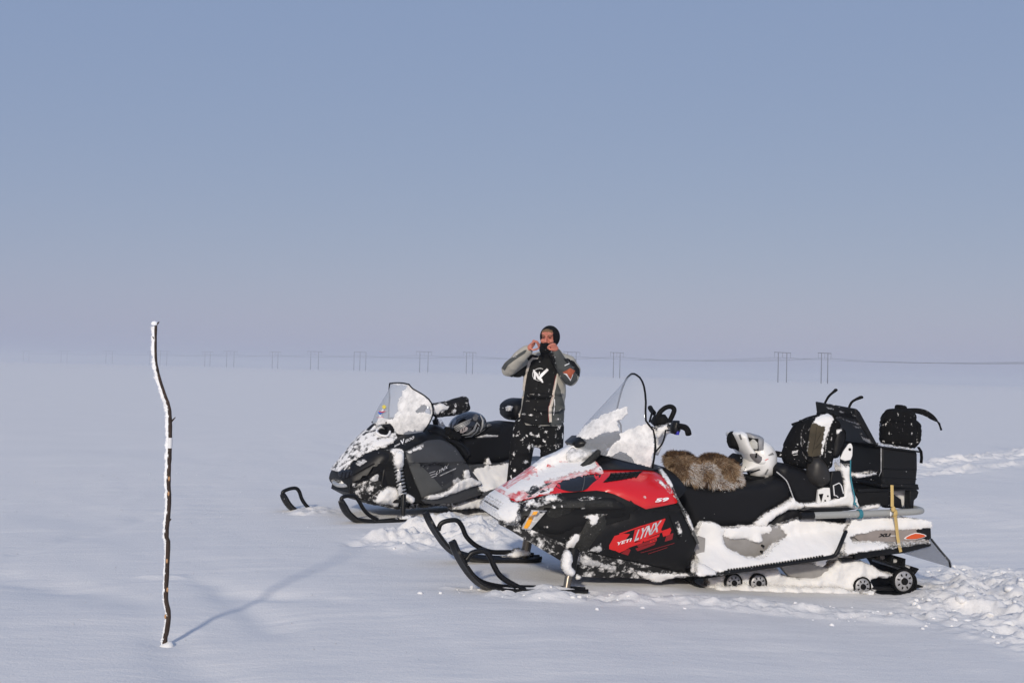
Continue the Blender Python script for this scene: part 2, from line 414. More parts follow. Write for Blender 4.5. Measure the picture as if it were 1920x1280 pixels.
def glass(name, tint=(.985, .99, .995), frost=.1):
    m = bpy.data.materials.new(name); m.use_nodes = True; N = m.node_tree.nodes; L = m.node_tree.links; N.clear()
    o = N.new('ShaderNodeOutputMaterial'); t = N.new('ShaderNodeBsdfTransparent'); t.inputs[0].default_value = (*tint, 1)
    g = N.new('ShaderNodeBsdfGlossy'); g.inputs['Roughness'].default_value = .06
    fz = N.new('ShaderNodeLayerWeight'); fz.inputs[0].default_value = .2
    mm = N.new('ShaderNodeMath'); mm.operation = 'POWER'; L.new(fz.outputs['Facing'], mm.inputs[0]); mm.inputs[1].default_value = 3
    m2 = N.new('ShaderNodeMath'); m2.operation = 'MULTIPLY_ADD'; L.new(mm.outputs[0], m2.inputs[0]); m2.inputs[1].default_value = .35; m2.inputs[2].default_value = .02
    x = N.new('ShaderNodeMixShader'); L.new(m2.outputs[0], x.inputs[0]); L.new(t.outputs[0], x.inputs[1]); L.new(g.outputs[0], x.inputs[2])
    d0 = N.new('ShaderNodeBsdfDiffuse'); d0.inputs[0].default_value = (.8, .82, .85, 1)
    d1 = N.new('ShaderNodeBsdfTranslucent'); d1.inputs[0].default_value = (.8, .82, .85, 1)
    d = N.new('ShaderNodeMixShader'); L.new(d0.outputs[0], d.inputs[1]); L.new(d1.outputs[0], d.inputs[2])
    y = N.new('ShaderNodeMixShader'); y.inputs[0].default_value = frost; L.new(x.outputs[0], y.inputs[1]); L.new(d.outputs[0], y.inputs[2]); L.new(y.outputs[0], o.inputs[0])
    return m
GLS = glass('frosted_acrylic', frost=.25); GLK = glass('frosted_screen', frost=.34)
GLW = glass('wet_clear_plastic', (.75, .76, .78), frost=.18)
def frost_mat():                                # thin wind-blown snow stuck to clear plastic
    m = bpy.data.materials.new('frost_film'); m.use_nodes = True; N = m.node_tree.nodes; L = m.node_tree.links
    b = N['Principled BSDF']; b.inputs['Base Color'].default_value = (*SNOWC, 1); b.inputs['Roughness'].default_value = .7; b.inputs['Specular IOR Level'].default_value = .2
    tc = N.new('ShaderNodeTexCoord'); t = N.new('ShaderNodeTexNoise'); t.inputs['Scale'].default_value = 13; t.inputs['Detail'].default_value = 7; t.inputs['Roughness'].default_value = .62
    L.new(tc.outputs['Object'], t.inputs[0]); r = N.new('ShaderNodeMapRange'); L.new(t.outputs[0], r.inputs[0]); r.inputs[1].default_value = .30; r.inputs[2].default_value = .60; r.inputs[3].default_value = .42; r.inputs[4].default_value = 1
    L.new(r.outputs[0], b.inputs['Alpha']); return m
FROST = frost_mat()
def ground_mat():
    m = bpy.data.materials.new('snow_cover'); m.use_nodes = True; N = m.node_tree.nodes; L = m.node_tree.links
    b = N['Principled BSDF']; b.inputs['Roughness'].default_value = .65; b.inputs['Specular IOR Level'].default_value = .2
    g = N.new('ShaderNodeNewGeometry')
    n = N.new('ShaderNodeTexNoise'); n.inputs['Scale'].default_value = .9; n.inputs['Detail'].default_value = 5
    r = N.new('ShaderNodeValToRGB'); r.color_ramp.elements[0].color = (.77, .755, .735, 1); r.color_ramp.elements[1].color = (.82, .80, .775, 1)
    L.new(g.outputs['Position'], n.inputs['Vector']); L.new(n.outputs[0], r.inputs[0]); L.new(r.outputs[0], b.inputs['Base Color'])
    a = N.new('ShaderNodeTexNoise'); a.inputs['Scale'].default_value = 70; a.inputs['Detail'].default_value = 6; a.inputs['Roughness'].default_value = .7
    L.new(g.outputs['Position'], a.inputs['Vector'])
    mp = N.new('ShaderNodeMapping'); mp.inputs['Scale'].default_value = (5, 22, 5); mp.inputs['Rotation'].default_value = (0, 0, .22); L.new(g.outputs['Position'], mp.inputs[0])
    w = N.new('ShaderNodeTexNoise'); w.inputs['Scale'].default_value = 1; w.inputs['Detail'].default_value = 6; w.inputs['Roughness'].default_value = .6; L.new(mp.outputs[0], w.inputs['Vector'])
    k0 = N.new('ShaderNodeBump'); k0.inputs['Strength'].default_value = .5; k0.inputs['Distance'].default_value = .008; L.new(w.outputs[0], k0.inputs['Height'])
    k = N.new('ShaderNodeBump'); k.inputs['Strength'].default_value = .5; k.inputs['Distance'].default_value = .008; L.new(a.outputs[0], k.inputs['Height']); L.new(k0.outputs[0], k.inputs['Normal'])
    L.new(k.outputs[0], b.inputs['Normal'])
    return m
GND = ground_mat()

# ------------------------------------------------------------------ snow cover, air, power lines
def vn(x, y, seed):
    xi = np.floor(x).astype(np.int64); yi = np.floor(y).astype(np.int64); fx = x - xi; fy = y - yi
    fx = fx * fx * fx * (fx * (fx * 6 - 15) + 10); fy = fy * fy * fy * (fy * (fy * 6 - 15) + 10)
    def hsh(a, b):
        h = (a * 374761393 + b * 668265263 + seed * 1442695041) & 0xFFFFFFFF
        h = ((h ^ (h >> 13)) * 1274126177) & 0xFFFFFFFF
        return ((h ^ (h >> 16)) & 0xFFFF) / 32767.5 - 1
    a = hsh(xi, yi); b = hsh(xi + 1, yi); c = hsh(xi, yi + 1); d = hsh(xi + 1, yi + 1)
    return (a * (1 - fx) + b * fx) * (1 - fy) + (c * (1 - fx) + d * fx) * fy
def fbm(x, y, seed, octv=4, g=.5):
    r = 0; a = 1; f = 1
    for i in range(octv): r = r + a * vn(x * f, y * f, seed + i); a *= g; f *= 2.03
    return r
def gpoly(pts): return [tuple(ground(*p)[:2]) for p in pts]
def sm(t): t = np.clip(t, 0, 1); return t * t * (3 - 2 * t)
def pmask(X, Y, pts, soft):
    P = np.stack([X.ravel(), Y.ravel()], 1); poly = gpoly(pts)
    lo = np.min(poly, 0) - 1; hi = np.max(poly, 0) + 1
    k = (P[:, 0] > lo[0]) & (P[:, 0] < hi[0]) & (P[:, 1] > lo[1]) & (P[:, 1] < hi[1])
    r = np.zeros(len(P))
    if k.any():
        d, ins = pdist(P[k], poly); s = np.where(ins, d, -d); r[k] = sm((s + soft) / (2 * soft))
    return r.reshape(X.shape)
CHURN = [(1735, 1045), (1800, 1032), (1925, 1040), (1990, 1060), (2000, 1180), (1925, 1172), (1840, 1150), (1790, 1118), (1715, 1112)]
PILE = [(655, 1022), (700, 1000), (790, 985), (870, 972), (960, 975), (1010, 1000), (960, 1030), (840, 1025), (760, 1032)]
PILEA = [(700, 1012), (760, 992), (880, 978), (960, 985), (930, 1012), (820, 1016)]
NEARB = [(840, 1100), (900, 1105), (1100, 1100), (1400, 1104), (1760, 1112), (1720, 1130), (1300, 1122), (950, 1120)]
TRACK = [(1690, 872), (1800, 858), (2010, 834), (2010, 848), (1800, 872), (1690, 886)]
TRACKB = [(1690, 890), (1800, 880), (2010, 858), (2010, 866), (1800, 888), (1690, 896)]
UNDER = [(770, 972), (860, 955), (1040, 940), (1100, 950), (980, 975), (830, 982)]
FRONTF = [(530, 958), (575, 950), (640, 950), (640, 962), (560, 966)]
DRIFT = [(270, 1083), (340, 1082), (345, 1087), (300, 1089)]
def gh(X, Y):
    near = sm((60 - np.hypot(X, Y)) / 50)
    h = .018 * fbm(X * .45 + 3, Y * .3, 11, 4) * near + .007 * fbm(X * 1.6, Y * .9 + .35 * X * 1.6, 21, 3) * near
    rip = fbm((X * .3 + Y * .12) * 3.0, (Y - .28 * X) * 7, 31, 3); h = h + .0022 * rip * near
    # wind-cut steps in the foreground drift
    dx, dy = ground(300, 1140)[:2]
    t = (Y - dy) - .10 * (X - dx) + .12 * fbm(X * .8, Y * .8, 41, 3)
    h = h - .012 * sm((t + .2) / .5) * sm((X + 4) / 2) * sm((3.5 - X) / 4) * near + .035 * near * sm((X + 6) / 3)
    for (x0, y0, x1, y1, wd, am) in ((310, 1195, 400, 1290, .14, -.016), (395, 1095, 520, 1180, .12, -.014), (420, 1112, 640, 1130, .10, -.010), (0, 1052, 300, 962, .10, -.014), (0, 1083, 240, 1130, .2, -.02)):  # grooves; the one rising from the left edge stands in for a stick's cast shadow
        a = np.array(ground(x0, y0)[:2]); b = np.array(ground(x1, y1)[:2]); e = b - a; l2 = e @ e
        s = np.clip(((X - a[0]) * e[0] + (Y - a[1]) * e[1]) / l2, 0, 1); sd_ = ((X - a[0]) * e[1] - (Y - a[1]) * e[0]) / math.sqrt(l2)
        dd = np.hypot(X - a[0] - s * e[0], Y - a[1] - s * e[1])
        h = h + am * np.exp(-(dd / wd) ** 2) * (1 + .3 * fbm(X * 4, Y * 4, 51, 2))
    h = h - .052 * np.clip(X - .2, 0, 2.6) * sm((12 - Y) / 4)
    h = h - .027 * sm((40 - np.hypot(X, Y)) / 30)
    return h + rough(X, Y)
def rough(X, Y):
    h = 0
    bl = fbm(X * 4, Y * 4, 61, 6, .66); big = fbm(X * 1.7, Y * 1.7, 71, 3); bil = .5 - np.abs(fbm(X * 5, Y * 5, 81, 5, .6))
    m = pmask(X, Y, CHURN, .34); h = h + m * (.02 + .045 * big + .036 * bl + .045 * bil)
    m = pmask(X, Y, PILE, .22); h = h + m * (.015 + .03 * bl + .02 * big)
    m = pmask(X, Y, PILEA, .12); h = h + m * (.035 + .03 * bl + .03 * bil)
    m = pmask(X, Y, NEARB, .08); h = h + m * (.014 + .018 * bl + .022 * bil)
    for pl in (TRACK, TRACKB):
        m = pmask(X, Y, pl, .25); h = h + m * (.0 + .040 * bl + .03 * big + .04 * bil)
    m = pmask(X, Y, UNDER, .2); h = h + m * (.02 * bl + .02 * bil)
    m = pmask(X, Y, FRONTF, .1); h = h + m * (.01 + .02 * bl)
    m = pmask(X, Y, DRIFT, .06); h = h + m * .014
    return h
def axis(lo, hi, step, far):
    a = list(np.arange(lo, hi + 1e-6, step)); d = step; x = hi
    while x < far: d *= 1.16; x += d; a.append(x)
    d = step; x = lo; b = []
    while x > -far: d *= 1.16; x -= d; b.append(x)
    return np.array(b[::-1] + a)
def grade(a, lo, hi, step): return np.concatenate([a[a < lo], np.arange(lo, hi, step), a[a >= hi]])
xs = grade(axis(-4.2, 5.6, .019, 4200), 5.6, 10.6, .05); ys = grade(axis(4.3, 11.6, .019, 4200), 11.6, 20.5, .045); ys = ys[ys > -400]
GX, GY = np.meshgrid(xs, ys); GZ = gh(GX, GY)
co = np.stack([GX, GY, GZ], -1).reshape(-1, 3); nx = len(xs); ny = len(ys)
idx = (np.arange(ny - 1)[:, None] * nx + np.arange(nx - 1)[None]).ravel()
q = np.stack([idx, idx + 1, idx + nx + 1, idx + nx], 1).astype(np.int32)
me = bpy.data.meshes.new('snow_field'); me.vertices.add(len(co)); me.vertices.foreach_set('co', co.astype(np.float32).ravel())
me.loops.add(q.size); me.loops.foreach_set('vertex_index', q.ravel()); me.polygons.add(len(q)); me.polygons.foreach_set('loop_start', np.arange(len(q), dtype=np.int32) * 4)
me.update(); me.validate()
o = mko('snow_field', me, GND, None, True, 180, False, 'structure')
def gz(x, y): return float(gh(np.array([[x]]), np.array([[y]]))[0, 0])

# air: one closed box of thin haze
hm = bpy.data.materials.new('cold_haze'); hm.use_nodes = True; N = hm.node_tree.nodes; N.clear()
ho = N.new('ShaderNodeOutputMaterial'); pv = N.new('ShaderNodeVolumePrincipled'); pv.inputs['Density'].default_value = .0012
pv.inputs['Color'].default_value = (.80, .82, .86, 1); pv.inputs['Anisotropy'].default_value = .15
hm.node_tree.links.new(pv.outputs[0], ho.inputs['Volume'])
v, f = box_geo((0, 2000, 6.25), (9000, 6000, 16.5)); mk('haze', v, f, hm, None, False, kind='stuff')

# loose lumps of snow thrown up by the tracks, drifting flakes, ice crystals
def scatter(name, pts, rr, mat_, sub=1, sq=.75):
    vs = []; fs = []
    b = bmesh.new(); bmesh.ops.create_icosphere(b, subdivisions=sub, radius=1); bv = [v.co.copy() for v in b.verts]; bf = [tuple(v.index for v in f.verts) for f in b.faces]; b.free()
    for p, r in zip(pts, rr):
        k = len(vs); s = random.random() * 50; rot = Matrix.Rotation(random.random() * 6.28, 3, Vector((random.random(), random.random(), random.random() + .1)))
        sc = Vector((random.uniform(.7, 1.3), random.uniform(.7, 1.3), sq * random.uniform(.7, 1.2)))
        for v in bv:
            d = v * (1 + .35 * noise.noise(v * 1.7 + Vector((s, s, s)))); d = rot @ d
            vs.append(Vector(p) + Vector((d.x * sc.x, d.y * sc.y, d.z * sc.z)) * r)
        fs += [tuple(i + k for i in t) for t in bf]
    return mk(name, vs, fs, mat_, None, True, 180, False, 'stuff')
P = []; R = []
for poly, n, rmax in ((CHURN, 150, .035), (PILE, 60, .018), (NEARB, 150, .014), (TRACK, 16, .03), (UNDER, 40, .022), (FRONTF, 14, .012)):
    g = np.array(gpoly(poly)); lo = g.min(0) - .15; hi = g.max(0) + .15; c = 0
    while c < n:
        p = lo + (hi - lo) * rng.random(2); d, ins = pdist([p], g)
        if not ins[0] and d[0] > .12 * rng.random(): continue
        r = rmax * (.15 + .85 * rng.random() ** 3); P.append((p[0], p[1], gz(*p) - r * .05)); R.append(r); c += 1
for (x, y) in ((788, 1113), (826, 1112), (1205, 1128), (1120, 1135), (1560, 1140), (1730, 1140)):
    p = ground(x, y); P.append((p.x, p.y, gz(p.x, p.y))); R.append(.015)
scatter('snow_lumps', P, R, SNOW, 2)
P = []; R = []
for i in range(420):
    x = rng.uniform(-1.8, 3.4); y = rng.uniform(5.2, 9.6); P.append((x, y, rng.uniform(.05, 1.5))); R.append(rng.uniform(.0012, .0032))
scatter('drifting_snow_flakes', P, R, SNOWS, 1, .6)
P = []; R = []
for i in range(260):
    y = 4.6 + 8 * rng.random() ** 1.3; x = rng.uniform(-.55, .55) * y; P.append((x, y, gz(x, y) + .003)); R.append(rng.uniform(.0012, .0026) * (y / 6))
scatter('ice_crystals', P, R, ALU, 1, 1.6)

def pylon(name, X, Y, H, span, arm, gap, label, three=False, ins=(-1, 0, 1)):
    z0 = -.3; g = 'power pylons crossing the plain'
    ax = Vector((arm[0], arm[1], 0)).normalized()
    t = thing(name, label, 'power pylon', Matrix.Translation((X, Y, 0)), g)
    for s in ((-1, 0, 1) if three else (-.5, .5)):
        a = ax * gap * s; mk('pole', *tube_geo([a + Vector((0, 0, z0)), a + Vector((0, 0, H))], [.2, .15], 8), WOOD, t)
    R3 = Matrix((ax, ax.cross(Vector((0, 0, -1))), (0, 0, 1))).transposed()
    mk('crossarm', *box_geo((0, 0, H), (span, .18, .26), R3), WOOD, t)
    for s in ins:
        a = ax * span * .48 * s; mk('insulator', *tube_geo([a + Vector((0, 0, H - .1)), a + Vector((0, 0, H - 2.0))], .07, 6), WIRE, t)
    return [Vector((X, Y, 0)) + ax * span * .48 * s + Vector((0, 0, H - 2.0)) for s in (-1, 0, 1)]
def line(px0, p, qk, z0, n, span, gap, labels, wl, wg, three=()):
    att = []
    for k in range(-1, n):
        Z = z0 * (1 + qk * k); X = (px0 - p * k) / FPX * z0
        dX = -p / FPX * z0; dY = z0 * qk; arm = (dY, -dX)
        if k < 0:
            ax = Vector((arm[0], arm[1], 0)).normalized(); att.append([Vector((X, Z, 10)) + ax * span * .48 * s for s in (-1, 0, 1)]); continue
        att.append(pylon('power_pylon', X, Z, 12.0, span, arm, gap, labels[k], k in three))
    for j in range(3):
        pts = []
        for a, b in zip(att[:-1], att[1:]):
            for i in range(9):
                u = i / 9; q_ = a[j].lerp(b[j], u); q_ = q_ - Vector((0, 0, 1.6 * 4 * u * (1 - u))); pts.append(q_)
        pts.append(att[-1][j])
        w = tube('power_line', pts, .036, WIRE, None, 4); w['label'] = wl; w['category'] = 'power line'; w['group'] = wg
line(508, 371, .213, 428, 9, 11.3, 5.8,
     ['tall two-pole wooden pylon standing just left of the rightmost one', 'two-pole pylon half hidden behind the jacketed person', 'two-pole pylon above the windscreen of the black snowmobile, the left one of its pair',
      'two-pole pylon left of the black snowmobile, with the three-pole pylon at its right', 'grey two-pole pylon right of the frosted stick, the higher of a pair',
      'faint pylon in haze directly beside the frosted stick', 'faint two-pole pylon first to the left of the frosted stick', 'very faint pylon second to the left of the frosted stick', 'haziest pylon near the left edge of the photo'],
     'thin sagging overhead wire of the nearer pylon row', 'wires of the nearer power line')
line(587, 349, .2065, 420, 7, 9.1, 4.4,
     ['rightmost two-pole wooden pylon on the snow plain', 'two-pole pylon standing above the red snowmobile windscreen', 'two-pole pylon just left of the standing person', 'three-pole pylon above the gap left of the black snowmobile windscreen',
      'pale two-pole pylon midway between frosted stick and black snowmobile', 'faint small pylon right of the frosted stick, lower of a pair', 'faint pylon left of the frosted stick, beside another one'],
     'thin sagging overhead wire of the farther pylon row', 'wires of the farther power line', (3,))

# frosted marker stick
a = ground(310, 1203); FS = Frame((a.x, a.y), 0)
st = thing('marker_stick', 'thin crooked brown stick with rime frost standing upright in snow', 'stick', FS.M)
zs = gz(a.x, a.y)
SP = [(309, 1212), (309, 1200), (313, 1180), (316, 1150), (311, 1120), (313, 1070), (315, 1020), (312, 1000), (317, 945), (316, 900), (318, 850), (319, 800), (317, 765), (309, 740), (298, 705), (292, 670), (292, 610)]
sp = [FS.at(x, y, 0) for x, y in SP]; sp[0].z = min(sp[0].z, zs - .08)
sr = [.0112, .0112, .0116, .011, .0106, .0105, .0105, .0105, .0098, .0098, .0094, .0092, .0084, .0075, .0066, .006, .0066]
spc = cr(sp, 5, False); src = [float(np.interp(i / 5, range(len(sr)), sr)) * (1 + .2 * noise.noise(Vector((i * .7, 0, 0)))) for i in range(len(spc))]
mk('shaft', *tube_geo(spc, src, 10), STICK, st)
# rime plates grow towards the wind (left) side
g = []
for i in range(6 * 5, len(spc) - 0):
    pass
vs = []; fs = []
L = len(spc); prof = []
for i in range(4, L - 1):
    for k in range(4):
        p = spc[i].lerp(spc[i + 1], k / 4); fr_ = (i + k / 4) / L
        wd = .004 + .009 * sm(np.array((fr_ - .2) / .6)) + .006 * noise.noise(Vector((i * .9 + k * .22, 3, 0))) + .006 * noise.noise(Vector((i * 3.1 + k * .8, 9, 0)))
        prof.append((p, src[i], max(.003, float(wd))))
for j, (p, r, wd) in enumerate(prof):
    for (du, dv) in ((-.3, -.9), (-1, -.55), (-1, .55), (-.3, .9)): vs.append(p + Vector((du * r * .9, dv * r, 0)))
    vs.append(p + Vector((-r - wd, .35 * r * noise.noise(p * 60), .004 * noise.noise(p * 90))))
    if j:
        for k in range(5):
            l = (k + 1) % 5; o5 = [0, 1, 4, 2, 3]; a0, b0 = o5[k], o5[l]; fs.append(((j - 1) * 5 + a0, (j - 1) * 5 + b0, j * 5 + b0, j * 5 + a0))
mk('rime_crust', vs, fs, RIME, st, ang=20)
needles = []
for j in range(0, len(prof), 2):
    p, r, wd = prof[j]
    for _ in range(2):
        q0 = p + Vector((-r * .5, random.uniform(-.7, .7) * r, random.uniform(-.004, .004))); q1 = q0 + Vector((-(wd + random.uniform(.002, .010)), random.uniform(-.004, .004), random.uniform(-.002, .006)))
        needles.append(tube_geo([q0, q1], [.0035, .0006], 4))
mk('rime_needles', *merge(needles), RIME, st, kind='stuff')
top = spc[-1]; mk('rime_cap', *ball_geo(top + Vector((-.006, 0, .008)), (.016, .012, .012), 10, 6), RIME, st)
for y in (1176, 1148): pass
i = 47
for (x, y, w_, h_) in ((319, 830, .0108, .048),):
    p = FS.at(x, y, 0); q0 = p - Vector((0, 0, h_ / 2)); q1 = p + Vector((0, 0, h_ / 2)); mk('tape_band', *tube_geo([q0, q1], w_, 10), TAPE, st)
for (x, y) in ((317, 897), (316, 925), (313, 1051), (314, 1105), (310, 1155)):
    p = FS.at(x, y, -.009); mk('bare_knot', *ball_geo(p, (.005, .004, .011), 8, 6), BARE, st)
for (x, y, dx) in ((321, 790, .02), (320, 812, -.012), (291, 636, -.012), (294, 608, .012), (318, 975, .008), (312, 1006, -.008)):
    p = FS.at(x, y, 0); mk('bud', *tube_geo([p, p + Vector((dx, -.004, abs(dx)))], [.005, .002], 6), STICK, st)
v, f = ball_geo((0.008, 0, zs - .008), (.034, .034, .026), 14, 8); mk('snow_collar', [p + Vector((noise.noise(p * 30) * .01,) * 3) for p in v], f, SNOW, st)

# ------------------------------------------------------------------ the red snowmobile
TH = math.radians(13); _n = ground(940, 1105); _A = Matrix.Rotation(math.pi + TH, 3, 'Z'); _o = _n - _A @ Vector((0, .475, 0))
RF = Frame((_o.x, _o.y), math.pi + TH)
red = thing('snowmobile', 'red and black touring snowmobile with tall clear windscreen, nearest the camera', 'snowmobile', RF.M)
_b = interp([-1.6, -1.3, -.9, -.4, -.1, 0, .08], [.34, .42, .44, .40, .33, .27, .12])
_wt = interp([-1.4, -1.1, -.75, -.45, -.2, 0, .1], [.66, .70, .76, .68, .58, .47, .42])
def RV(u, w):
    wt = max(.2, _wt(u)); wm = min(.46, wt - .16); b = _b(u)
    if w > wm: t = min(1, (w - wm) / (wt - wm + .03)); return max(.035, b * (1 - t ** 2.4) + .03)
    t = min(1, (wm - w) / .45); return b * (1 - .3 * t * t)
def rp(pts): return RF.poly(pts, RV)
def rskin(n, pts, off, m, **k): return skin(n, rp(pts), RV, off, m, red, **k)
# black main body
BODY = cr([(920, 952, 0), (926, 938, 0), (960, 912, 0), (1010, 876, 0), (1060, 850, 0), (1110, 846, 0), (1180, 858, 0), (1235, 875, 0), (1262, 910, .15)], 5, False)
BODY = [tuple(q) for q in BODY] + [(1272, 938), (1306, 1018), (1284, 1074), (1240, 1083), (1174, 1080), (1090, 1072), (1048, 1040), (1000, 1015), (955, 990), (934, 973), (922, 962, 0)]
both('body', rp(BODY), RV, 0, BLKD, red, h=.04, edge=.02)
# belly pan
rskin('belly_pan', [(934, 973), (960, 978), (1010, 998), (1050, 1016), (1098, 1034), (1150, 1046), (1202, 1056), (1283, 1076), (1306, 1076), (1241, 1087), (1174, 1082), (1120, 1082), (1075, 1078), (1050, 1050), (1000, 1020), (954, 992), (935, 982)], .006, BLKS, h=.03)
# red hood shell over both flanks
HOOD = [(937, 931, 0), (960, 915, 0), (1010, 880, 0), (1055, 858, 0), (1085, 854, 0), (1120, 868), (1123, 880), (1202, 881), (1224, 882), (1244, 892), (1257, 912), (1271, 939), (1268, 943), (1211, 954), (1188, 943), (1152, 926), (1134, 921), (1118, 919), (1089, 921), (1055, 923), (1020, 928), (1002, 932), (968, 941), (952, 934)]
both('hood', rp(HOOD), RV, .012, RED, red, h=.025, edge=.012)
# dark deck under the windscreen, vents
both('dash_deck', rp([(1123, 880), (1121, 868), (1140, 855, .05), (1200, 862, .05), (1240, 874, .08), (1222, 881), (1204, 880), (1160, 879)]), RV, .016, BLKC, red, h=.03)
v1 = rskin('side_vent', cr([(1040.5, 911), (1050, 902), (1060, 896), (1089, 890), (1126, 889), (1110, 905), (1094, 918), (1065, 920)], 3), .018, DKGL, h=.02, edge=.006)
rskin('vent_seam', stroke([(1095, 890), (1090, 919)], 1.2), .0195, GREYL, h=.02)
rskin('side_vent', [(1146, 886), (1204, 882), (1188, 894), (1129, 904)], .014, BLKC, h=.02)
for i in range(7):
    x = 1136 + i * 9; rskin('vent_slat', stroke([(x, 903 - i * 1.4), (x + 9, 886 - i * .55)], 1.8), .018, RUB, h=.02, thick=.0)
for i in range(3):
    y = 899 - i * 5; rskin('vent_slat', stroke([(1131 + i * 6, 902 - i * 6), (1189 + i * 5.5, 892 - i * 4)], 1.5), .018, RUB, h=.02, thick=.0)
# side panel with its seams
rskin('side_panel', [(1179, 934), (1192, 947), (1211, 957), (1267, 946), (1273, 941), (1306, 1018), (1283, 1073), (1202, 1053), (1150, 1044), (1098, 1033), (1110, 1008), (1135, 985), (1180, 972), (1183, 955)], .012, BLK, h=.03, edge=.008)
rskin('front_panel', cr([(952, 950), (990, 938), (1050, 931), (1110, 924), (1150, 930), (1174, 944), (1178, 966), (1150, 976), (1090, 990), (1040, 1006), (1000, 990), (960, 972)], 3), .008, BLKD, h=.03, edge=.02)
rskin('front_panel', cr([(1015, 950), (1050, 940), (1100, 934), (1150, 938), (1170, 952), (1120, 953), (1085, 956), (1055, 968), (1030, 972)], 3), .016, WORN, h=.03, edge=.012)
rskin('scuffed_panel', cr([(1090, 996), (1105, 968), (1130, 960), (1136, 985), (1118, 1010), (1096, 1034), (1068, 1022)], 3), .013, WORN, h=.02, edge=.008)
rskin('panel_rib', stroke([(1253, 965), (1262, 990), (1272, 1010)], 2.2), .016, RUB, h=.02)
rskin('edge_trim', stroke([(1262, 922), (1274, 945), (1292, 982), (1307, 1018)], [2, 3.5, 4, 4]), .020, GREYL, h=.02)
# bumper nose, lamp, reflector
both('nose_bumper', rp([(921, 962, 0), (925, 944, 0), (940, 946), (975, 958), (978, 984), (960, 990), (936, 977)]), RV, .015, BLKS, red, h=.02, edge=.02)
both('nose_snow', rag(rp([(918, 957, 0), (922, 940, 0), (934, 928, 0), (948, 936), (962, 948), (964, 964), (948, 976), (934, 972)]), .006, 14, 77), RV, .028, mat('caked_snow', SNOWC, .6, spec=.25, bump=.6, bscale=40), red, h=.016, lump=.02, edge=.02)
rskin('headlight', cr([(950, 962), (972, 959), (976, 972), (965, 985), (948, 978)], 3), .022, GLW, h=.02, edge=.01)
rskin('reflector', [(998, 957.5), (1006, 957), (991, 983), (986, 989), (979.5, 988)], .032, AMB, h=.02)
rskin('reflector_backing', [(996, 955), (1024, 955.5), (993, 991), (977, 990)], .026, THIN, h=.02)
# graphics
def rdec(n, pts, m, off=.0125, h=.02): return rskin(n, pts, off, m, h=h, thick=0)
rdec('decal', [(1141, 1021), (1151, 1003.5), (1168, 999), (1180, 1000), (1172, 1010), (1190, 1012), (1176, 1027), (1150, 1031), (1141, 1028)], REDD, .0135)
rdec('decal', stroke([(1160, 1000), (1200, 986), (1246, 972)], [2.2, 2.2, 2.6]), REDD, .0135)
rdec('decal', [(1184, 1014), (1189, 992), (1246, 972.5), (1238, 992), (1242, 996), (1216, 1006), (1206, 1012)], REDD, .0130)
for p, m in (([(1166, 1023), (1176, 1016), (1190, 1013), (1186, 1021), (1174, 1028)], REDD), ([(1152, 1031), (1168, 1025), (1174, 1029), (1160, 1035)], REDD), ([(1163, 1036), (1178, 1027), (1181, 1030), (1176, 1040)], REDK),
             ([(1178, 1020), (1206, 1011), (1202, 1017), (1176, 1026)], REDD), ([(1192, 1020), (1230, 1008), (1230, 1013), (1196, 1025)], REDK), ([(1190, 1027), (1228, 1015), (1226, 1020), (1194, 1032)], REDK),
             ([(1205, 1011), (1236, 1000), (1234, 1005), (1206, 1015)], REDD), ([(1218, 1012), (1230, 1007), (1229, 1013), (1216, 1017)], REDD), ([(1240, 998), (1255, 988), (1257, 993), (1254, 1001), (1242, 1005)], REDD),
             ([(1248, 1003), (1261, 998), (1259, 1010), (1245, 1014)], REDK), ([(1240, 994), (1254, 989), (1255, 991), (1240, 997)], REDD)): rdec('decal', p, m, .0140)
for a, b in (((1200, 1035), (1263, 1017)), ((1214, 1037), (1250, 1025))): rdec('decal', stroke([a, b], .8), REDK, .0135)
rsf = lambda o: (lambda u, w: RV(u, w))
text_on('lettering', 'LYNX', (1187, 1014), (1232, 995.5), (8, -22), RF, RV, .0155, SILD, red, .035)
text_on('lettering', 'YETI', (1153, 1022), (1181, 1013.5), (2.5, -6.5), RF, RV, .0155, WHTD, red, .03)
text_on('lettering', '59', (1226.5, 941), (1251, 938.5), (3, -7.5), RF, RV, .014, WHTD, red, .05)
text_on('lettering', '59', (1227.5, 943), (1252, 940.5), (2, -1.5), RF, RV, .0135, REDK, red, .03)
rdec('decal', [(986, 929), (1010, 918.5), (1030, 914), (1028, 918), (1008, 925), (988, 932)], BLKC, .0145)
text_on('lettering', '600', (996, 926.5), (1009, 921.5), (2.5, -4.5), RF, RV, .0165, WHTD, red, .03)
text_on('lettering', 'E-TEC', (1011, 921), (1029, 916), (1.2, -2.6), RF, RV, .0165, WHTD, red, .01)
text_on('lettering', 'ROTAX', (985, 931), (995, 927), (1, -2), RF, RV, .0165, WHTD, red, .01)
both('snow_film', rag(rp([(942, 915, 0), (1000, 874, 0), (1070, 840, 0), (1110, 852, .1), (1122, 874), (1128, 884), (1085, 889), (1058, 898), (1038, 913), (1030, 920), (1000, 929), (968, 938), (946, 928)]), .012, 12, 31, wt=lambda u, w: min(1, max(0, (RV(u, w) - .1) / .08))), RV, .0165, REDF, red, h=.03)
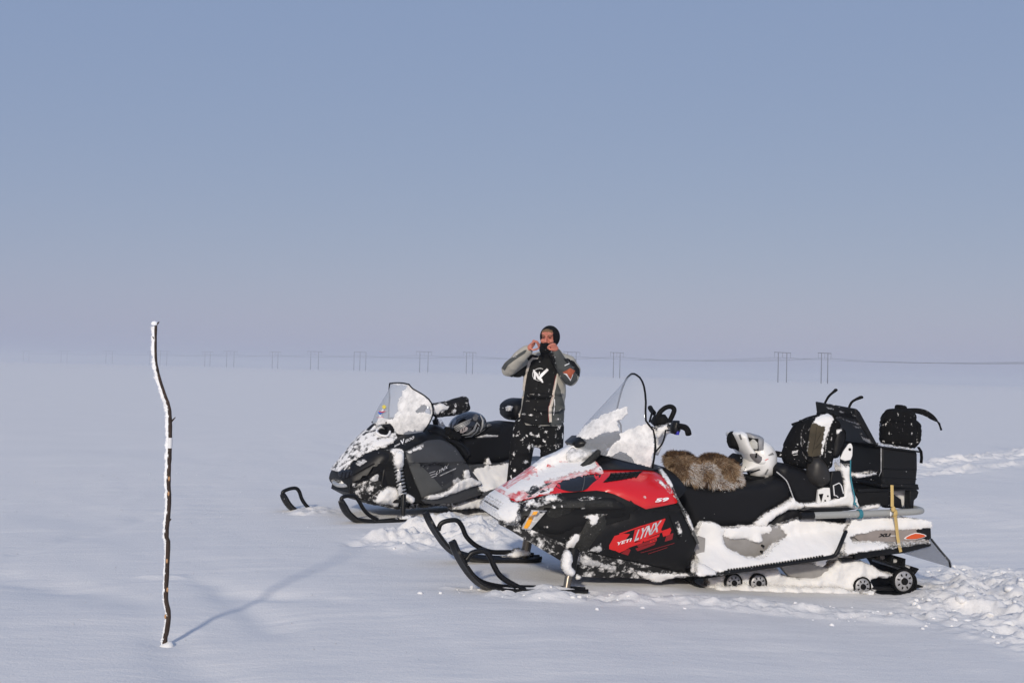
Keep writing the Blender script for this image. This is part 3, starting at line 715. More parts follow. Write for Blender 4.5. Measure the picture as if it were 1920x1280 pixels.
# snow lying on the nose and hood
def rsnow(n, pts, off, amp, seed, lump=.012, h=.018, bothside=True, edge=.02, sc=14, m=None):
    p = rag(rp(pts), amp, sc, seed, wt=(lambda u, w: min(1, max(.0, (RV(u, w) - .10) / .08))) if bothside else None)
    if bothside: return both(n, p, RV, off, m or SNOW, red, h=h, lump=lump, lscale=16, edge=edge)
    return skin(n, p, RV, off, m or SNOW, red, h=h, lump=lump, lscale=22, edge=edge)
rsnow('hood_snow', [(940, 916, 0), (975, 894, 0), (1000, 874, 0), (1020, 858, 0), (1045, 848, 0), (1070, 834, 0), (1085, 836, 0), (1110, 850, .1), (1119, 872), (1112, 882), (1085, 885), (1060, 893), (1045, 901), (1032, 905), (1020, 911), (1004, 914), (984, 921), (966, 925), (952, 924)], .030, .014, 3, lump=.014, edge=.012)
rsnow('nose_snow', [(914, 950, 0), (922, 936, 0), (940, 920, 0), (950, 928), (962, 936), (975, 941), (976, 958), (966, 972), (952, 982), (938, 974), (920, 964, 0)], .03, .016, 5, lump=.02, edge=.014)
rsnow('snow_crust', [(975, 942), (1000, 934), (1030, 925), (1054, 923), (1040, 929), (1058, 932), (1030, 938), (1010, 940), (990, 950)], .026, .010, 7, bothside=False, edge=.015)
rsnow('snow_crust', [(975, 950), (1000, 942), (1040, 934), (1056, 936), (1036, 941), (1000, 950), (982, 958)], .020, .012, 8, bothside=False, edge=.01, m=THIN)
rsnow('snow_crust', [(1082, 934), (1100, 929), (1128, 932), (1112, 936), (1088, 938)], .026, .006, 9, bothside=False, edge=.012)
rsnow('snow_crust', [(1092, 968), (1104, 962), (1138, 963), (1122, 970), (1116, 982), (1106, 988), (1104, 974)], .028, .006, 10, bothside=False, edge=.012)
rsnow('snow_crust', [(1058, 1018), (1070, 1004), (1088, 998), (1082, 1012), (1074, 1028), (1060, 1028)], .024, .010, 11, bothside=False, edge=.01)
rsnow('snow_crust', [(1095, 1034), (1125, 1016), (1130, 1028), (1118, 1036)], .018, .012, 12, bothside=False, edge=.006, m=THIN)
rsnow('snow_crust', [(1265, 978), (1270, 976), (1278, 996), (1276, 1005), (1270, 1000)], .024, .004, 13, bothside=False, edge=.01)
rsnow('snow_crust', [(1222, 896), (1234, 897), (1250, 908), (1262, 926), (1268, 936), (1256, 926), (1240, 910)], .026, .006, 14, bothside=False, edge=.012)
rsnow('snow_crust', [(1228, 871, .12), (1240, 878), (1256, 902), (1266, 926), (1272, 944), (1264, 930), (1250, 908), (1236, 886)], .035, .005, 15, bothside=False, edge=.015)
rsnow('snow_crust', [(1276, 946), (1286, 958), (1296, 980), (1303, 1000), (1299, 1004), (1288, 980)], .028, .005, 16, bothside=False, edge=.012)
rsnow('snow_crust', [(1180, 1066), (1230, 1072), (1300, 1074), (1296, 1079), (1250, 1084), (1235, 1092), (1210, 1086)], .03, .006, 17, bothside=False, edge=.012)
rsnow('snow_crust', [(1088, 1045), (1120, 1048), (1160, 1062), (1150, 1070), (1110, 1062), (1086, 1060)], .014, .014, 18, bothside=False, edge=.006, m=THIN)
for q in ((1036, 949), (1052, 948), (1024, 986), (1190, 918), (1206, 930), (1090, 952)):
    rsnow('snow_fleck', [(q[0] - 6, q[1] + 1), (q[0], q[1] - 3), (q[0] + 7, q[1] - 1), (q[0] + 2, q[1] + 4)], .019, .006, q[0], bothside=False, edge=.008, lump=.004, h=.01)
both('hood_intake', rp(cr([(968, 914, 0), (975, 905, 0), (990, 900, .02), (1008, 899, .05), (1020, 898, .08), (1004, 906, .08), (992, 911, .06), (978, 917, .03)], 3)), RV, .030, BLKS, red, h=.02, edge=.012)
# windscreen
def screen(fr, cen, edg, bow, parent, gl, trim, dip=0):
    R = len(cen); C = 14; vs = []; fs = []; grid = []
    for i in range(R):
        c = fr.at(*cen[i], 0); e = fr.at(edg[i][0], edg[i][1], edg[i][2]); row = []
        for k in range(-C, C + 1):
            a = k / C; s = abs(a) ** bow
            p = Vector((c.x + (e.x - c.x) * s, e.y * a, c.z + (e.z - c.z) * s))
            if i == 0 and dip: p.z -= dip * math.sin(math.pi * abs(a)) ; 
            row.append(p)
        grid.append(row)
    W_ = 2 * C + 1; th = .004
    for i in range(R):
        for k in range(W_): vs.append(grid[i][k])
    n = len(vs)
    for i in range(R):
        for k in range(W_): vs.append(grid[i][k] + Vector((-th, 0, 0)))
    for i in range(R - 1):
        for k in range(W_ - 1):
            a = i * W_ + k; q_ = (a, a + 1, a + W_ + 1, a + W_); fs.append(q_); fs.append(tuple(j + n for j in reversed(q_)))
    for a, b in bedges(fs[::2]): fs.append((b, a, a + n, b + n))
    o = mk('windscreen', vs, fs, gl, parent, ang=60)
    path = [grid[i][W_ - 1] for i in range(R)] + [grid[R - 1][k] for k in range(W_ - 2, 0, -1)] + [grid[i][0] for i in range(R - 1, -1, -1)]
    tube('screen_trim', cr(path, 2, False), .0065, trim, o, 6)
    return o, grid
cen = [(1072, 838), (1084, 815), (1100, 793), (1118, 774), (1143, 748), (1166, 724), (1178, 709), (1186, 700.6)]
edg = [(1223, 877, .30), (1229, 838, .33), (1224.5, 806, .31), (1211, 788, .29), (1211, 753, .26), (1207.5, 724, .20), (1200, 708, .12), (1190, 701, .03)]
wsr, _ = screen(RF, cen, edg, 1.9, red, GLS, RUB)
wt_ = bvh(wsr)
drape('screen_snow', [(1176, 763), (1179, 774), (1157, 789), (1164, 806), (1132, 812), (1104, 822), (1082, 822), (1088, 806), (1110, 790), (1152, 770)], RF, wt_, .004, FROST, red, h=2.5, lump=.0015, ragged=3, seed=2)
drape('screen_snow', [(1162, 812), (1190, 802), (1212, 794), (1224, 806), (1227, 832), (1221, 874), (1206, 876), (1192, 868), (1176, 848), (1160, 846), (1142, 858), (1136, 856), (1148, 834), (1162, 822)], RF, wt_, .004, FROST, red, h=2.5, lump=.0015, ragged=2.5, seed=4)
drape('screen_snow', [(1074, 834), (1084, 815), (1098, 800), (1112, 800), (1096, 816), (1084, 830)], RF, wt_, .004, FROST, red, h=2.5, lump=.001, ragged=3, seed=6)
# black pod and struts seen through the screen
pod = RF.poly([(1068, 830), (1082, 818), (1130, 818), (1160, 810), (1164, 810), (1164, 822), (1142, 838), (1100, 842), (1074, 839)], 0)
pillow('instrument_pod', pod, -.17, .10, .05, BLKC, red, h=.03)
pillow('pod_snow', rag(RF.poly([(1062, 846), (1074, 838), (1096, 838), (1116, 844), (1114, 860), (1090, 880), (1060, 868)], 0.08), .008, 14, 3), -.17, .17, .13, SNOWG, red, h=.015, lump=.012)
tube('screen_strut', [RF.at(1092, 876, .18), RF.at(1112, 858, .17), RF.at(1134, 836, .12)], .022, WORN, red, 8)
slab('dash_panel', RF.poly([(1118, 868), (1136, 846), (1176, 848), (1205, 878), (1160, 882)], 0), -.2, .14, BLKC, red, .02)
# front skis
def ski(fr, v, tip, blade, loop, parent, m, back=None, w=.075):
    t = bpy.data.objects.new('ski', None); COL.objects.link(t); t.parent = parent
    top = [fr.at(x, y, v) for x, y in blade]
    pts = cr(top, 5, False); n = len(pts); vs = []; fs = []
    for i, p in enumerate(pts):
        a = i / (n - 1); hw = w * (min(1, .25 + a * 6)) ; 
        if a > .9: hw *= 1 - (a - .9) * 5
        tg = (pts[min(n - 1, i + 1)] - pts[max(0, i - 1)]).normalized(); nn = Vector((-tg.z, 0, tg.x)); nn = nn if nn.z > 0 else -nn
        if abs(nn.z) < .2 and nn.x < 0: nn = nn
        k = .011
        for (s, z) in ((-1, 1.2), (-.8, 1.8), (-.55, .3), (0, 0), (.55, .3), (.8, 1.8), (1, 1.2), (1, 0), (.6, -.8), (.25, -2.2), (-.25, -2.2), (-.6, -.8), (-1, 0)):
            vs.append(p + Vector((0, hw * s, 0)) + nn * k * z)
    c = 13
    for i in range(n - 1):
        for j in range(c): l = (j + 1) % c; fs.append((i * c + j, i * c + l, (i + 1) * c + l, (i + 1) * c + j))
    fs += [tuple(range(c)), tuple(range((n - 1) * c, n * c))]
    mk('ski_blade', vs, fs, m, t, ang=50)
    lp = cr([fr.at(x, y, v) for x, y in loop], 5, False); tube('ski_handle', lp, .0165, m, t, 10)
    return t
NB = [(848, 1013), (856, 1034), (868, 1056), (886, 1080), (908, 1096), (940, 1104), (980, 1106), (1040, 1107), (1100, 1108)]
NL = [(868, 1056), (877, 1046), (884, 1037), (897, 1033), (910, 1033), (919, 1043), (926, 1060), (938, 1079), (960, 1094), (984, 1106)]
s1 = ski(RF, .475, None, NB, NL, red, BLKC)
FB = [(798, 960), (806, 978), (818, 998), (836, 1022), (856, 1036), (890, 1046), (930, 1049), (975, 1049), (1014, 1046)]
FL = [(822, 994), (826, 982), (838, 976), (856, 975), (866, 986), (875, 1006), (894, 1023), (921, 1034), (962, 1035), (1000, 1040)]
s2 = ski(RF, -.475, None, FB, FL, red, BLKC)
pillow('ski_snow', rag(RF.poly([(938, 1042), (965, 1028), (990, 1026), (996, 1040), (960, 1046)], -.475), .006, 20, 2), -.53, -.42, .03, SNOW, s2, h=.015, lump=.008)
tube('spindle', [RF.at(992, 1002, -.44), RF.at(988, 1022, -.455), RF.at(984, 1044, -.47)], .032, BRZ, red, 14)
tube('spindle', [RF.at(1069, 1070, .45), RF.at(1065, 1085, .465), RF.at(1062, 1104, .475)], .022, BRZ, red, 14)
tube('ski_leg', [RF.at(1076, 1030, .40), RF.at(1070, 1060, .44), RF.at(1069, 1078, .45)], .035, BLKD, red, 12)
pillow('leg_snow', rag(RF.poly(cr([(1055, 1032), (1066, 1030), (1073, 1044), (1070, 1058), (1078, 1070), (1070, 1080), (1056, 1074), (1050, 1056)], 3), .45), .006, 20, 4), .40, .53, .06, SNOW, red, h=.014, lump=.014)
pillow('leg_snow', rag(RF.poly(cr([(1076, 1076), (1086, 1076), (1090, 1084), (1080, 1086)], 3), .45), .004, 20, 5), .42, .48, .03, SNOW, red, h=.012, lump=.01)
# handlebar
tube('steering_post', [RF.at(1226, 850, 0), RF.at(1246, 805, 0)], .03, SNOW, red, 10)
tube('handlebar', [RF.at(1240, 800, -.36), RF.at(1244, 799, -.2), RF.at(1248, 800, 0), RF.at(1256, 799, .2), RF.at(1266, 800, .32)], .013, BLKC, red, 8, sm=4)
tube('grip', [RF.at(1266, 798, .30), RF.at(1276, 799, .345), RF.at(1284, 801, .38), RF.at(1289, 806, .41), RF.at(1291, 814, .43)], .0195, RUB, red, 10, sm=4)
tube('grip', [RF.at(1226, 774, -.40), RF.at(1221, 768, -.46), RF.at(1219, 764, -.50)], .018, RUB, red, 10)
tube('grab_loop', [RF.at(1232, 789, .05), RF.at(1236, 775, .05), RF.at(1246, 765, .05), RF.at(1257, 762, .05), RF.at(1264, 767, .05), RF.at(1261, 778, .05), RF.at(1252, 795, .05)], .016, RUB, red, 10, sm=5)
pillow('bar_pad', RF.poly([(1224, 792), (1231, 778), (1242, 776), (1254, 792), (1250, 799), (1232, 800)], .02), -.06, .10, .03, RUB, red, h=.015)
pillow('brake_lever_clamp', RF.poly([(1262, 788), (1272, 788), (1274, 806), (1270, 815), (1259, 812), (1258, 800)], .3), .26, .34, .02, BLKC, red, h=.012)
slab('key_switch', RF.poly([(1268, 808), (1273, 808), (1272, 815), (1267, 815)], .33), .30, .345, mat('blue_plastic', (.03, .03, .35), .4), red, .003)
pillow('bar_snow', rag(RF.poly([(1228, 802), (1240, 796), (1260, 791), (1261, 808), (1250, 813), (1240, 812), (1232, 822), (1224, 820)], .1), .004, 20, 3), .02, .16, .03, SNOW, red, h=.012, lump=.01)
tube('brake_cable', [RF.at(1248, 806, .22), RF.at(1246, 818, .24), RF.at(1241, 832, .25), RF.at(1230, 846, .22), RF.at(1226, 852, .18)], .005, RUB, red, 6, sm=4)
tube('brake_cable', [RF.at(1258, 806, .2), RF.at(1240, 806, .1), RF.at(1222, 800, 0)], .005, RUB, red, 6, sm=4)
tube('mirror_arm', [RF.at(1218, 790, -.2), RF.at(1222, 775, -.3), RF.at(1224, 768, -.35)], .008, RUB, red, 6)
# seat
SEAT = cr([(1238, 890), (1252, 884), (1290, 902), (1340, 911), (1390, 907), (1440, 901), (1468, 894), (1486, 906), (1490, 934), (1470, 950), (1440, 970), (1415, 993), (1360, 995), (1300, 994), (1290, 970), (1272, 938), (1252, 905)], 3)
pillow('seat', RF.poly(SEAT, .2), -.2, .2, .07, SEATM, red, h=.03)
SEAT2 = cr([(1457, 878), (1474, 869), (1500, 876), (1545, 890), (1600, 900), (1605, 940), (1585, 956), (1500, 952), (1486, 930), (1466, 904)], 3)
pillow('rear_seat', RF.poly(SEAT2, .18), -.19, .19, .05, SEATM, red, h=.03)
tube('seat_piping', [RF.at(1456, 884, .20), RF.at(1474, 900, .21), RF.at(1482, 918, .21), RF.at(1490, 940, .205)], .004, THIN, red, 6, sm=4)
pillow('lower_seat_cover', RF.poly([(1425, 994), (1470, 958), (1500, 950), (1510, 958), (1592, 960), (1588, 990), (1560, 988), (1500, 996)], .2), .1, .205, .03, SEATM, red, h=.03)
pillow('seat_snow', rag(RF.poly([(1415, 992), (1413, 978), (1432, 962), (1460, 948), (1480, 936), (1488, 930), (1494, 938), (1516, 946), (1500, 955), (1478, 956), (1460, 966), (1442, 980), (1438, 992)], .21), .006, 18, 6), .15, .235, .03, SNOW, red, h=.014, lump=.012)
# tunnel and running board
slab('tunnel', RF.poly([(1290, 992), (1500, 985), (1742, 984), (1744, 1018), (1600, 1046), (1420, 1062), (1300, 1076)], .25), -.25, .25, TUN, red, .01)
def board(u, w): return RV(u, w)
EDGE = [(1300, 1078), (1358, 1073), (1400, 1068), (1460, 1059), (1520, 1050), (1560, 1043)]
ep = [RF.at(x, y, .43) for x, y in EDGE]; eu = [p.x for p in ep][::-1]; ew = [p.z for p in ep][::-1]
_we = interp(eu, ew)
def BRD(u, w): return max(.255, .425 - max(0, w - _we(u) - .005) * 1.25)
slab('running_board', [(p.x, p.z - .012) for p in ep] + [(p.x, p.z + .006) for p in ep[::-1]], .24, .425, BLKC, red, .003)
rail = [RF.at(x, y, .43) for x, y in EDGE[1:]] + [RF.at(1569, 1035, .43), RF.at(1576, 1020, .42), RF.at(1582, 1005, .39), RF.at(1586, 996, .36)]
tube('board_rail', rail, .013, BLKC, red, 8, sm=3)
teeth = []
for i in range(34):
    t = i / 33; x = 1366 + t * 176; y = float(np.interp(x, [e[0] for e in EDGE], [e[1] for e in EDGE])); p = RF.at(x, y - 4, .432); teeth.append(box_geo(p, (.008, .012, .014)))
mk('rail_teeth', *merge(teeth), RUB, red, False, kind='stuff')
def bsnow(n, pts, amp, seed, off=.0, lump=.012, m=None, hole=None):
    p = rag(RF.poly(pts, BRD), amp, 12, seed)
    return skin(n, p, BRD, off, m or SNOWS, red, thick=.05, h=.02, lump=lump, lscale=12, edge=.012)
bsnow('board_snow', [(1306, 1074), (1308, 1046), (1300, 1030), (1306, 1000), (1316, 976), (1345, 980), (1364, 994), (1356, 1004), (1358, 1014), (1366, 1028), (1384, 1034), (1397, 1044), (1420, 1046), (1434, 1040), (1450, 1024), (1462, 1010), (1474, 1002), (1466, 994), (1440, 990), (1470, 980), (1505, 970), (1545, 976), (1590, 982), (1582, 1014), (1568, 1034), (1560, 1042), (1500, 1052), (1420, 1064), (1358, 1072)], .006, 3, .012)
bsnow('board_snow', [(1344, 988), (1384, 988), (1390, 984), (1450, 984), (1446, 1000), (1428, 1002), (1432, 1012), (1424, 1018), (1400, 1010), (1372, 1012), (1356, 1006)], .006, 5, .010)
bsnow('board_snow', [(1300, 1078), (1300, 1048), (1316, 1054), (1340, 1070), (1356, 1075)], .006, 7, .05, lump=.02)
bsnow('board_snow', [(1588, 988), (1596, 972), (1650, 966), (1690, 968), (1748, 976), (1748, 990), (1718, 993), (1640, 994), (1612, 1001), (1592, 1006), (1598, 1016), (1625, 1015), (1690, 1018), (1742, 1012), (1744, 1018), (1680, 1026), (1610, 1036), (1578, 1044), (1580, 1020)], .006, 9, .018)
for (x, y) in ((1431, 1023), (1429, 1034), (1310, 1010), (1309, 1028)):
    p = RF.at(x, y, .27); mk('rivet', *disc_geo(p, [(.007, -.02), (.007, .006), (.004, .008)], 10), RUB, red)
rskin2 = lambda n, pts, v, m, d=.006: slab(n, RF.poly(pts, v), v - .01, v + d, m, red, .002)
rskin2('foot_guard', [(1301, 1012), (1310, 1004), (1322, 1008), (1320, 1038), (1334, 1050), (1330, 1052), (1308, 1044), (1300, 1030)], .30, TUN)
rskin2('tunnel_plate', [(1596, 1002), (1640, 993), (1717, 991), (1717, 1016), (1612, 1015)], .262, mat('brown_grey_paint', (.27, .235, .215), .45, var=.08, vscale=20))
_tp = lambda u, w: .27
text_on('lettering', 'XU', (1646, 1006.5), (1668, 1005.5), (3, -6.5), RF, _tp, .0015, BLKC, red, .06)
rskin2('decal', [(1669, 1003), (1680, 1003), (1680, 1004.4), (1669, 1004.6)], .263, WHTD)
rskin2('reflector_rim', cr([(1694, 1009), (1715.6, 998), (1737, 1003.7), (1715.6, 1011)], 3), .265, WHTD)
rskin2('reflector', cr([(1697, 1008.4), (1715.6, 999.5), (1734.5, 1003.7), (1715.6, 1009.6)], 3), .267, ORG, .010)
slab('tail_cap', RF.poly([(1718, 989), (1744, 989), (1745, 1009), (1738, 1012), (1722, 1001)], .26), -.26, .27, BLKC, red, .006)
slab('rear_beam', RF.poly([(1600, 1033), (1744, 1017), (1744, 1023), (1694, 1036), (1640, 1042), (1610, 1048), (1578, 1053), (1574, 1046), (1602, 1046)], .28), .255, .29, BLKC, red, .003)
fl = RF.poly([(1690, 1035), (1698, 1037), (1782, 1063), (1780, 1052), (1762, 1028), (1746, 1008), (1742, 1018), (1720, 1028)], .26)
slab('snow_flap', fl, -.27, -.262, GLW, red, 0)
a = RF.at(1745, 1010, .26); b = RF.at(1781, 1055, .26); c = RF.at(1782, 1063, .26)
vs = []
for v_ in (.27, -.27):
    for p in (a, b, c): vs.append(Vector((p.x, v_, p.z)))
for v_ in (.27, -.27):
    for p in (a, b, c): vs.append(Vector((p.x - .008, v_, p.z + .002)))
mk('snow_flap', vs, [(0, 1, 4, 3), (1, 2, 5, 4), (6, 9, 10, 7), (7, 10, 11, 8), (0, 6, 7, 1), (1, 7, 8, 2), (3, 4, 10, 9), (4, 5, 11, 10), (2, 8, 11, 5), (0, 3, 9, 6)], GLW, red, False)
slab('snow_flap_side', RF.poly([(1698, 1037), (1782, 1063), (1780, 1052), (1746, 1010), (1742, 1020), (1716, 1030)], .26), .255, .262, GLW, red, 0)
tube('flap_edge', [RF.at(1746, 1010, .262), RF.at(1762, 1030, .262), RF.at(1780, 1051, .262), RF.at(1782, 1063, .262)], .007, RUB, red, 6)
# rear bumper tube round the rack
bt = [RF.at(1506, 966.5, .30), RF.at(1600, 963.5, .30), RF.at(1700, 959.5, .29), RF.at(1724, 957.5, .27)]
e = bt[-1]; bt += [Vector((e.x - .035, .22, e.z)), Vector((e.x - .045, .1, e.z)), Vector((e.x - .045, -.1, e.z)), Vector((e.x - .035, -.22, e.z)), Vector((e.x, -.27, e.z)), Vector((bt[0].x, -.30, bt[0].z))]
tube('rear_bumper', bt, .0225, RAIL, red, 14, sm=4)
tube('bumper_sleeve', [RF.at(1500, 966.7, .30), RF.at(1525, 966, .30)], .025, BLKC, red, 14)
# track, wheels
BEL = [(1300, 1083), (1340, 1078), (1420, 1060), (1520, 1040), (1600, 1038), (1640, 1046), (1680, 1057), (1703, 1064), (1716, 1078), (1720, 1092), (1716, 1108), (1695, 1115), (1600, 1118), (1450, 1114), (1360, 1112), (1310, 1100)]
bp = cr([RF.at(x, y, .27) for x, y in BEL], 5, True)
vs = []; fs = []; n = len(bp)
for i, p in enumerate(bp):
    t = (bp[(i + 1) % n] - bp[i - 1]).normalized(); nn = Vector((-t.z, 0, t.x))
    for s, k in ((.27, 0), (.27, .012), (-.27, .012), (-.27, 0)): vs.append(Vector((p.x, s, p.z)) + nn * k)
for i in range(n):
    j = (i + 1) % n
    for k in range(4): l = (k + 1) % 4; fs.append((i * 4 + k, i * 4 + l, j * 4 + l, j * 4 + k))
trk = mk('track', vs, fs, RUB, red, ang=50)
acc = 0; last = bp[0]; cen_ = sum(bp, Vector()) / n
for i in range(1, n + 1):
    p = bp[i % n]; acc += (p - last).length; last = p
    if acc > .085:
        acc = 0; t = (bp[(i + 1) % n] - bp[(i - 1) % n]).normalized(); nn = Vector((-t.z, 0, t.x)); nn = nn if nn.dot(p - cen_) > 0 else -nn
        base = Vector((p.x, 0, p.z)); vv = []
        for s in (.26, -.26):
            for (q, r_) in ((-.014, 0), (.014, 0), (.004, .05), (-.004, .05)): vv.append(Vector((base.x, s, base.z)) + t * q + nn * r_)
        mk('lug', vv, [(0, 1, 2, 3), (4, 7, 6, 5), (0, 4, 5, 1), (1, 5, 6, 2), (2, 6, 7, 3), (3, 7, 4, 0)], RUB, trk, False)
        if RF.at(1600, 1060, .27).x > p.x and p.z > -.02:
            pillow('lug_snow', rag([(base.x + .03, base.z + .005), (base.x + .04, base.z + .03), (base.x - .03, base.z + .03), (base.x - .03, base.z + .005)], .004, 30, i), -.2, .2, .02, THIN, trk, h=.012)
def wheel(x, y, r, v, spokes, parent):
    c = RF.at(x, y, v); t = bpy.data.objects.new('wheel', None); COL.objects.link(t); t.parent = parent
    mk('tyre', *disc_geo(c, [(r * .8, -.03), (r, -.028), (r, .0), (r * .86, .004), (r * .84, -.004), (r * .8, -.004)]), RUB, t, ang=40)
    mk('rim', *disc_geo(c, [(r * .84, -.025), (r * .84, -.004), (r * .72, .002), (r * .5, .004), (r * .3, .006), (r * .28, -.02)]), SIL, t, ang=40)
    mk('hub', *disc_geo(c, [(r * .28, -.02), (r * .28, .014), (r * .18, .018), (r * .05, .02)]), RUB, t, ang=40)
    h_ = []
    for k in range(spokes):
        a = 2 * math.pi * k / spokes + .3; q_ = c + Vector((math.cos(a) * r * .56, .004, math.sin(a) * r * .56)); h_.append(box_geo(q_, (r * .20, .006, r * .11), Matrix.Rotation(-a, 3, 'Y')))
    mk('rim_hole', *merge(h_), RUB, t, False)
    return t
for (x, y, r) in ((1376, 1092, .060), (1422, 1093, .062), (1617.5, 1099, .064), (1695, 1089, .080)): wheel(x, y, r, .275, 8, red)
slab('suspension_rail', RF.poly([(1340, 1098), (1690, 1100), (1700, 1108), (1350, 1108)], .24), .20, .235, BLKC, red, .004)
slab('suspension_arm', RF.poly([(1462, 1060), (1520, 1054), (1560, 1066), (1580, 1086), (1540, 1090), (1480, 1080)], .24), .19, .24, TUN, red, .01)
for p, sd_, v0, v1 in (([(1330, 1082), (1400, 1070), (1440, 1066), (1462, 1064), (1468, 1078), (1500, 1084), (1540, 1080), (1546, 1072), (1575, 1050), (1610, 1048), (1640, 1060), (1660, 1072), (1684, 1078), (1674, 1086), (1650, 1084), (1638, 1090), (1645, 1104), (1600, 1112), (1500, 1112), (1400, 1114), (1330, 1110)], 3, .12, .262),
                       ([(1336, 1112), (1348, 1096), (1366, 1098), (1384, 1100), (1404, 1092), (1412, 1100), (1440, 1098), (1500, 1100), (1580, 1102), (1600, 1108), (1650, 1108), (1640, 1118), (1340, 1120)], 4, .2, .32),
                       ([(1524, 1042), (1560, 1040), (1556, 1058), (1548, 1066), (1534, 1064)], 5, .2, .34), ([(1706, 1076), (1714, 1084), (1716, 1100), (1712, 1110), (1704, 1106)], 6, .2, .27)):
    pillow('track_snow', rag(RF.poly(p, v1), .007, 16, sd_), v0, v1, .04, SNOW, red, h=.016, lump=.02, lscale=12)
# seat-back frame, rack posts
pillow('side_pad', RF.poly(cr([(1517, 868), (1526, 857), (1540, 858), (1552, 872), (1558, 890), (1556, 906), (1540, 914), (1524, 908), (1514, 892)], 3), .2), .12, .25, .07, mat('worn_leather', (.016, .014, .012), .5, var=.3, vscale=10), red, h=.018)
pillow('backrest', RF.poly(cr([(1566, 812), (1572, 803), (1590, 806), (1592, 824), (1582, 850), (1576, 859), (1562, 858), (1562, 840)], 3), .18), -.18, .18, .04, SEATM, red, h=.02)
pillow('backrest_cap_snow', rag(RF.poly([(1567, 812), (1568, 804), (1582, 803), (1578, 810), (1570, 816)], .18), .003, 30, 2), -.1, .19, .015, SNOW, red, h=.01, lump=.006)
def post(n, pts, v0, v1, m, bev=.004, par=red): return slab(n, RF.poly(pts, v1), v0, v1, m, par, bev)
post('backrest_bracket', cr([(1592, 832), (1598, 834), (1599, 844), (1595.6, 862), (1576, 860)], 2), .185, .20, SNOWS)
p = RF.at(1593, 842, .2); mk('bolt', *disc_geo(p, [(.009, -.01), (.009, .006), (.004, .007)], 12), RUB, red)
pillow('frame_snow', rag(RF.poly([(1574, 862), (1580, 868), (1586, 874), (1594, 870), (1596, 900), (1600, 920), (1608, 936), (1614, 950), (1604, 956), (1588, 950), (1560, 952), (1536, 956), (1512, 954), (1506, 944), (1530, 940), (1560, 936), (1580, 928), (1582, 900), (1576, 880)], .22), .004, 18, 8), .12, .235, .025, SNOWS, red, h=.014, lump=.01)
post('seat_bracket', [(1532, 943), (1535, 918), (1545, 914), (1556, 914), (1558, 936), (1545, 943)], .20, .222, WHT, .002)
post('bracket_slot', [(1535.5, 926), (1544, 925), (1540, 941)], .2, .225, RUB, 0)
for (x, y) in ((1552, 929.5), (1547, 938)):
    p = RF.at(x, y, .222); mk('bracket_hole', *disc_geo(p, [(.006, -.01), (.006, .003)], 12), RUB, red)
post('latch_plate', [(1560, 884), (1576, 882), (1581, 900), (1584, 930), (1575, 936), (1560, 932), (1556, 915)], .19, .225, BLKC)
post('latch_frame', stroke([(1565, 929), (1563, 910), (1574, 905), (1578, 910), (1582, 925)], 1.6), .22, .232, WHTD, .001)
post('latch_frame', stroke([(1564, 928), (1569, 929), (1572, 932)], 1.4), .22, .232, WHTD, .001)
post('rack_side', [(1600, 916), (1650, 914), (1668, 920), (1674, 948), (1614, 950), (1606, 930)], .1, .20, BLKD, .006)
post('rack_post', [(1706, 918), (1716, 914), (1723, 922), (1720, 932), (1714, 938), (1713, 955), (1705, 955)], .14, .20, BLKC)
post('rack_post', [(1668, 920), (1690, 936), (1692, 952), (1660, 952)], .14, .19, BLKC)
post('bumper_stay', [(1506, 957), (1524, 952), (1590, 951), (1606, 954), (1590, 957), (1530, 959)], .22, .29, BLKC)
pillow('rack_snow', rag(RF.poly([(1612, 950), (1640, 944), (1652, 944), (1646, 954), (1616, 956)], .22), .004, 18, 2), .12, .24, .02, SNOWS, red, h=.012, lump=.008)
pillow('rack_snow', rag(RF.poly([(1645, 916), (1720, 916), (1716, 926), (1708, 930), (1704, 950), (1690, 950), (1684, 936), (1668, 928), (1650, 926)], .1), .004, 18, 3), -.1, .12, .03, SNOWS, red, h=.014, lump=.012)
pillow('rack_snow', rag(RF.poly([(1598, 886), (1620, 888), (1646, 884), (1644, 890), (1628, 894), (1606, 896)], .24), .004, 18, 4), .12, .255, .02, SNOWS, red, h=.012, lump=.008)
slab('rack_deck', RF.poly([(1606, 916), (1720, 912), (1720, 917), (1606, 922)], .2), -.22, .22, BLKC, red, .004)

# ------------------------------------------------------------------ luggage on the red snowmobile
def prof_fn(poly, half, r, v0=0):               # surface of a pillow body, for laying things on it
    return lambda u, w: v0 + half + (lambda D: rnd(D[0][0] if D[1][0] else 0, r))(pdist([(u, w)], poly))
bp_ = thing('backpack', 'large black backpack with olive panel strapped upright behind the white helmet', 'backpack', RF.M)
PK = cr([(1476, 868), (1474, 850), (1478, 832), (1487, 812), (1498, 795), (1510, 787), (1524, 781), (1548, 776), (1566, 781), (1578, 793), (1576, 815), (1566, 840), (1564, 866), (1552, 884), (1515, 880), (1484, 876)], 3)
pkb = pillow('pack_body', RF.poly(PK, .13), .0, .18, .08, CLOTH, bp_, h=.02, lump=.012, lscale=9)
pt = bvh(pkb)
def pdr(n, pts, off, m, **k): return drape(n, pts, RF, pt, off, m, bp_, h=3, **k)
pdr('olive_panel', cr([(1524, 793), (1546, 791), (1544, 812), (1541, 838), (1536, 853), (1515, 854), (1515, 836), (1518, 810)], 3), .006, OLV, thick=1)
pdr('pack_snow', [(1522, 795), (1530, 784), (1546, 777), (1560, 779), (1562, 788), (1556, 800), (1548, 822), (1542, 852), (1537, 856), (1540, 830), (1545, 800), (1534, 798), (1527, 793)], .008, SNOWS, ragged=1.6, seed=3, lump=.006)
pdr('pack_snow', stroke([(1519, 818), (1514, 836), (1514, 854)], [1, 2.6, 3]), .006, SNOWS, ragged=.8, seed=5, lump=.003)
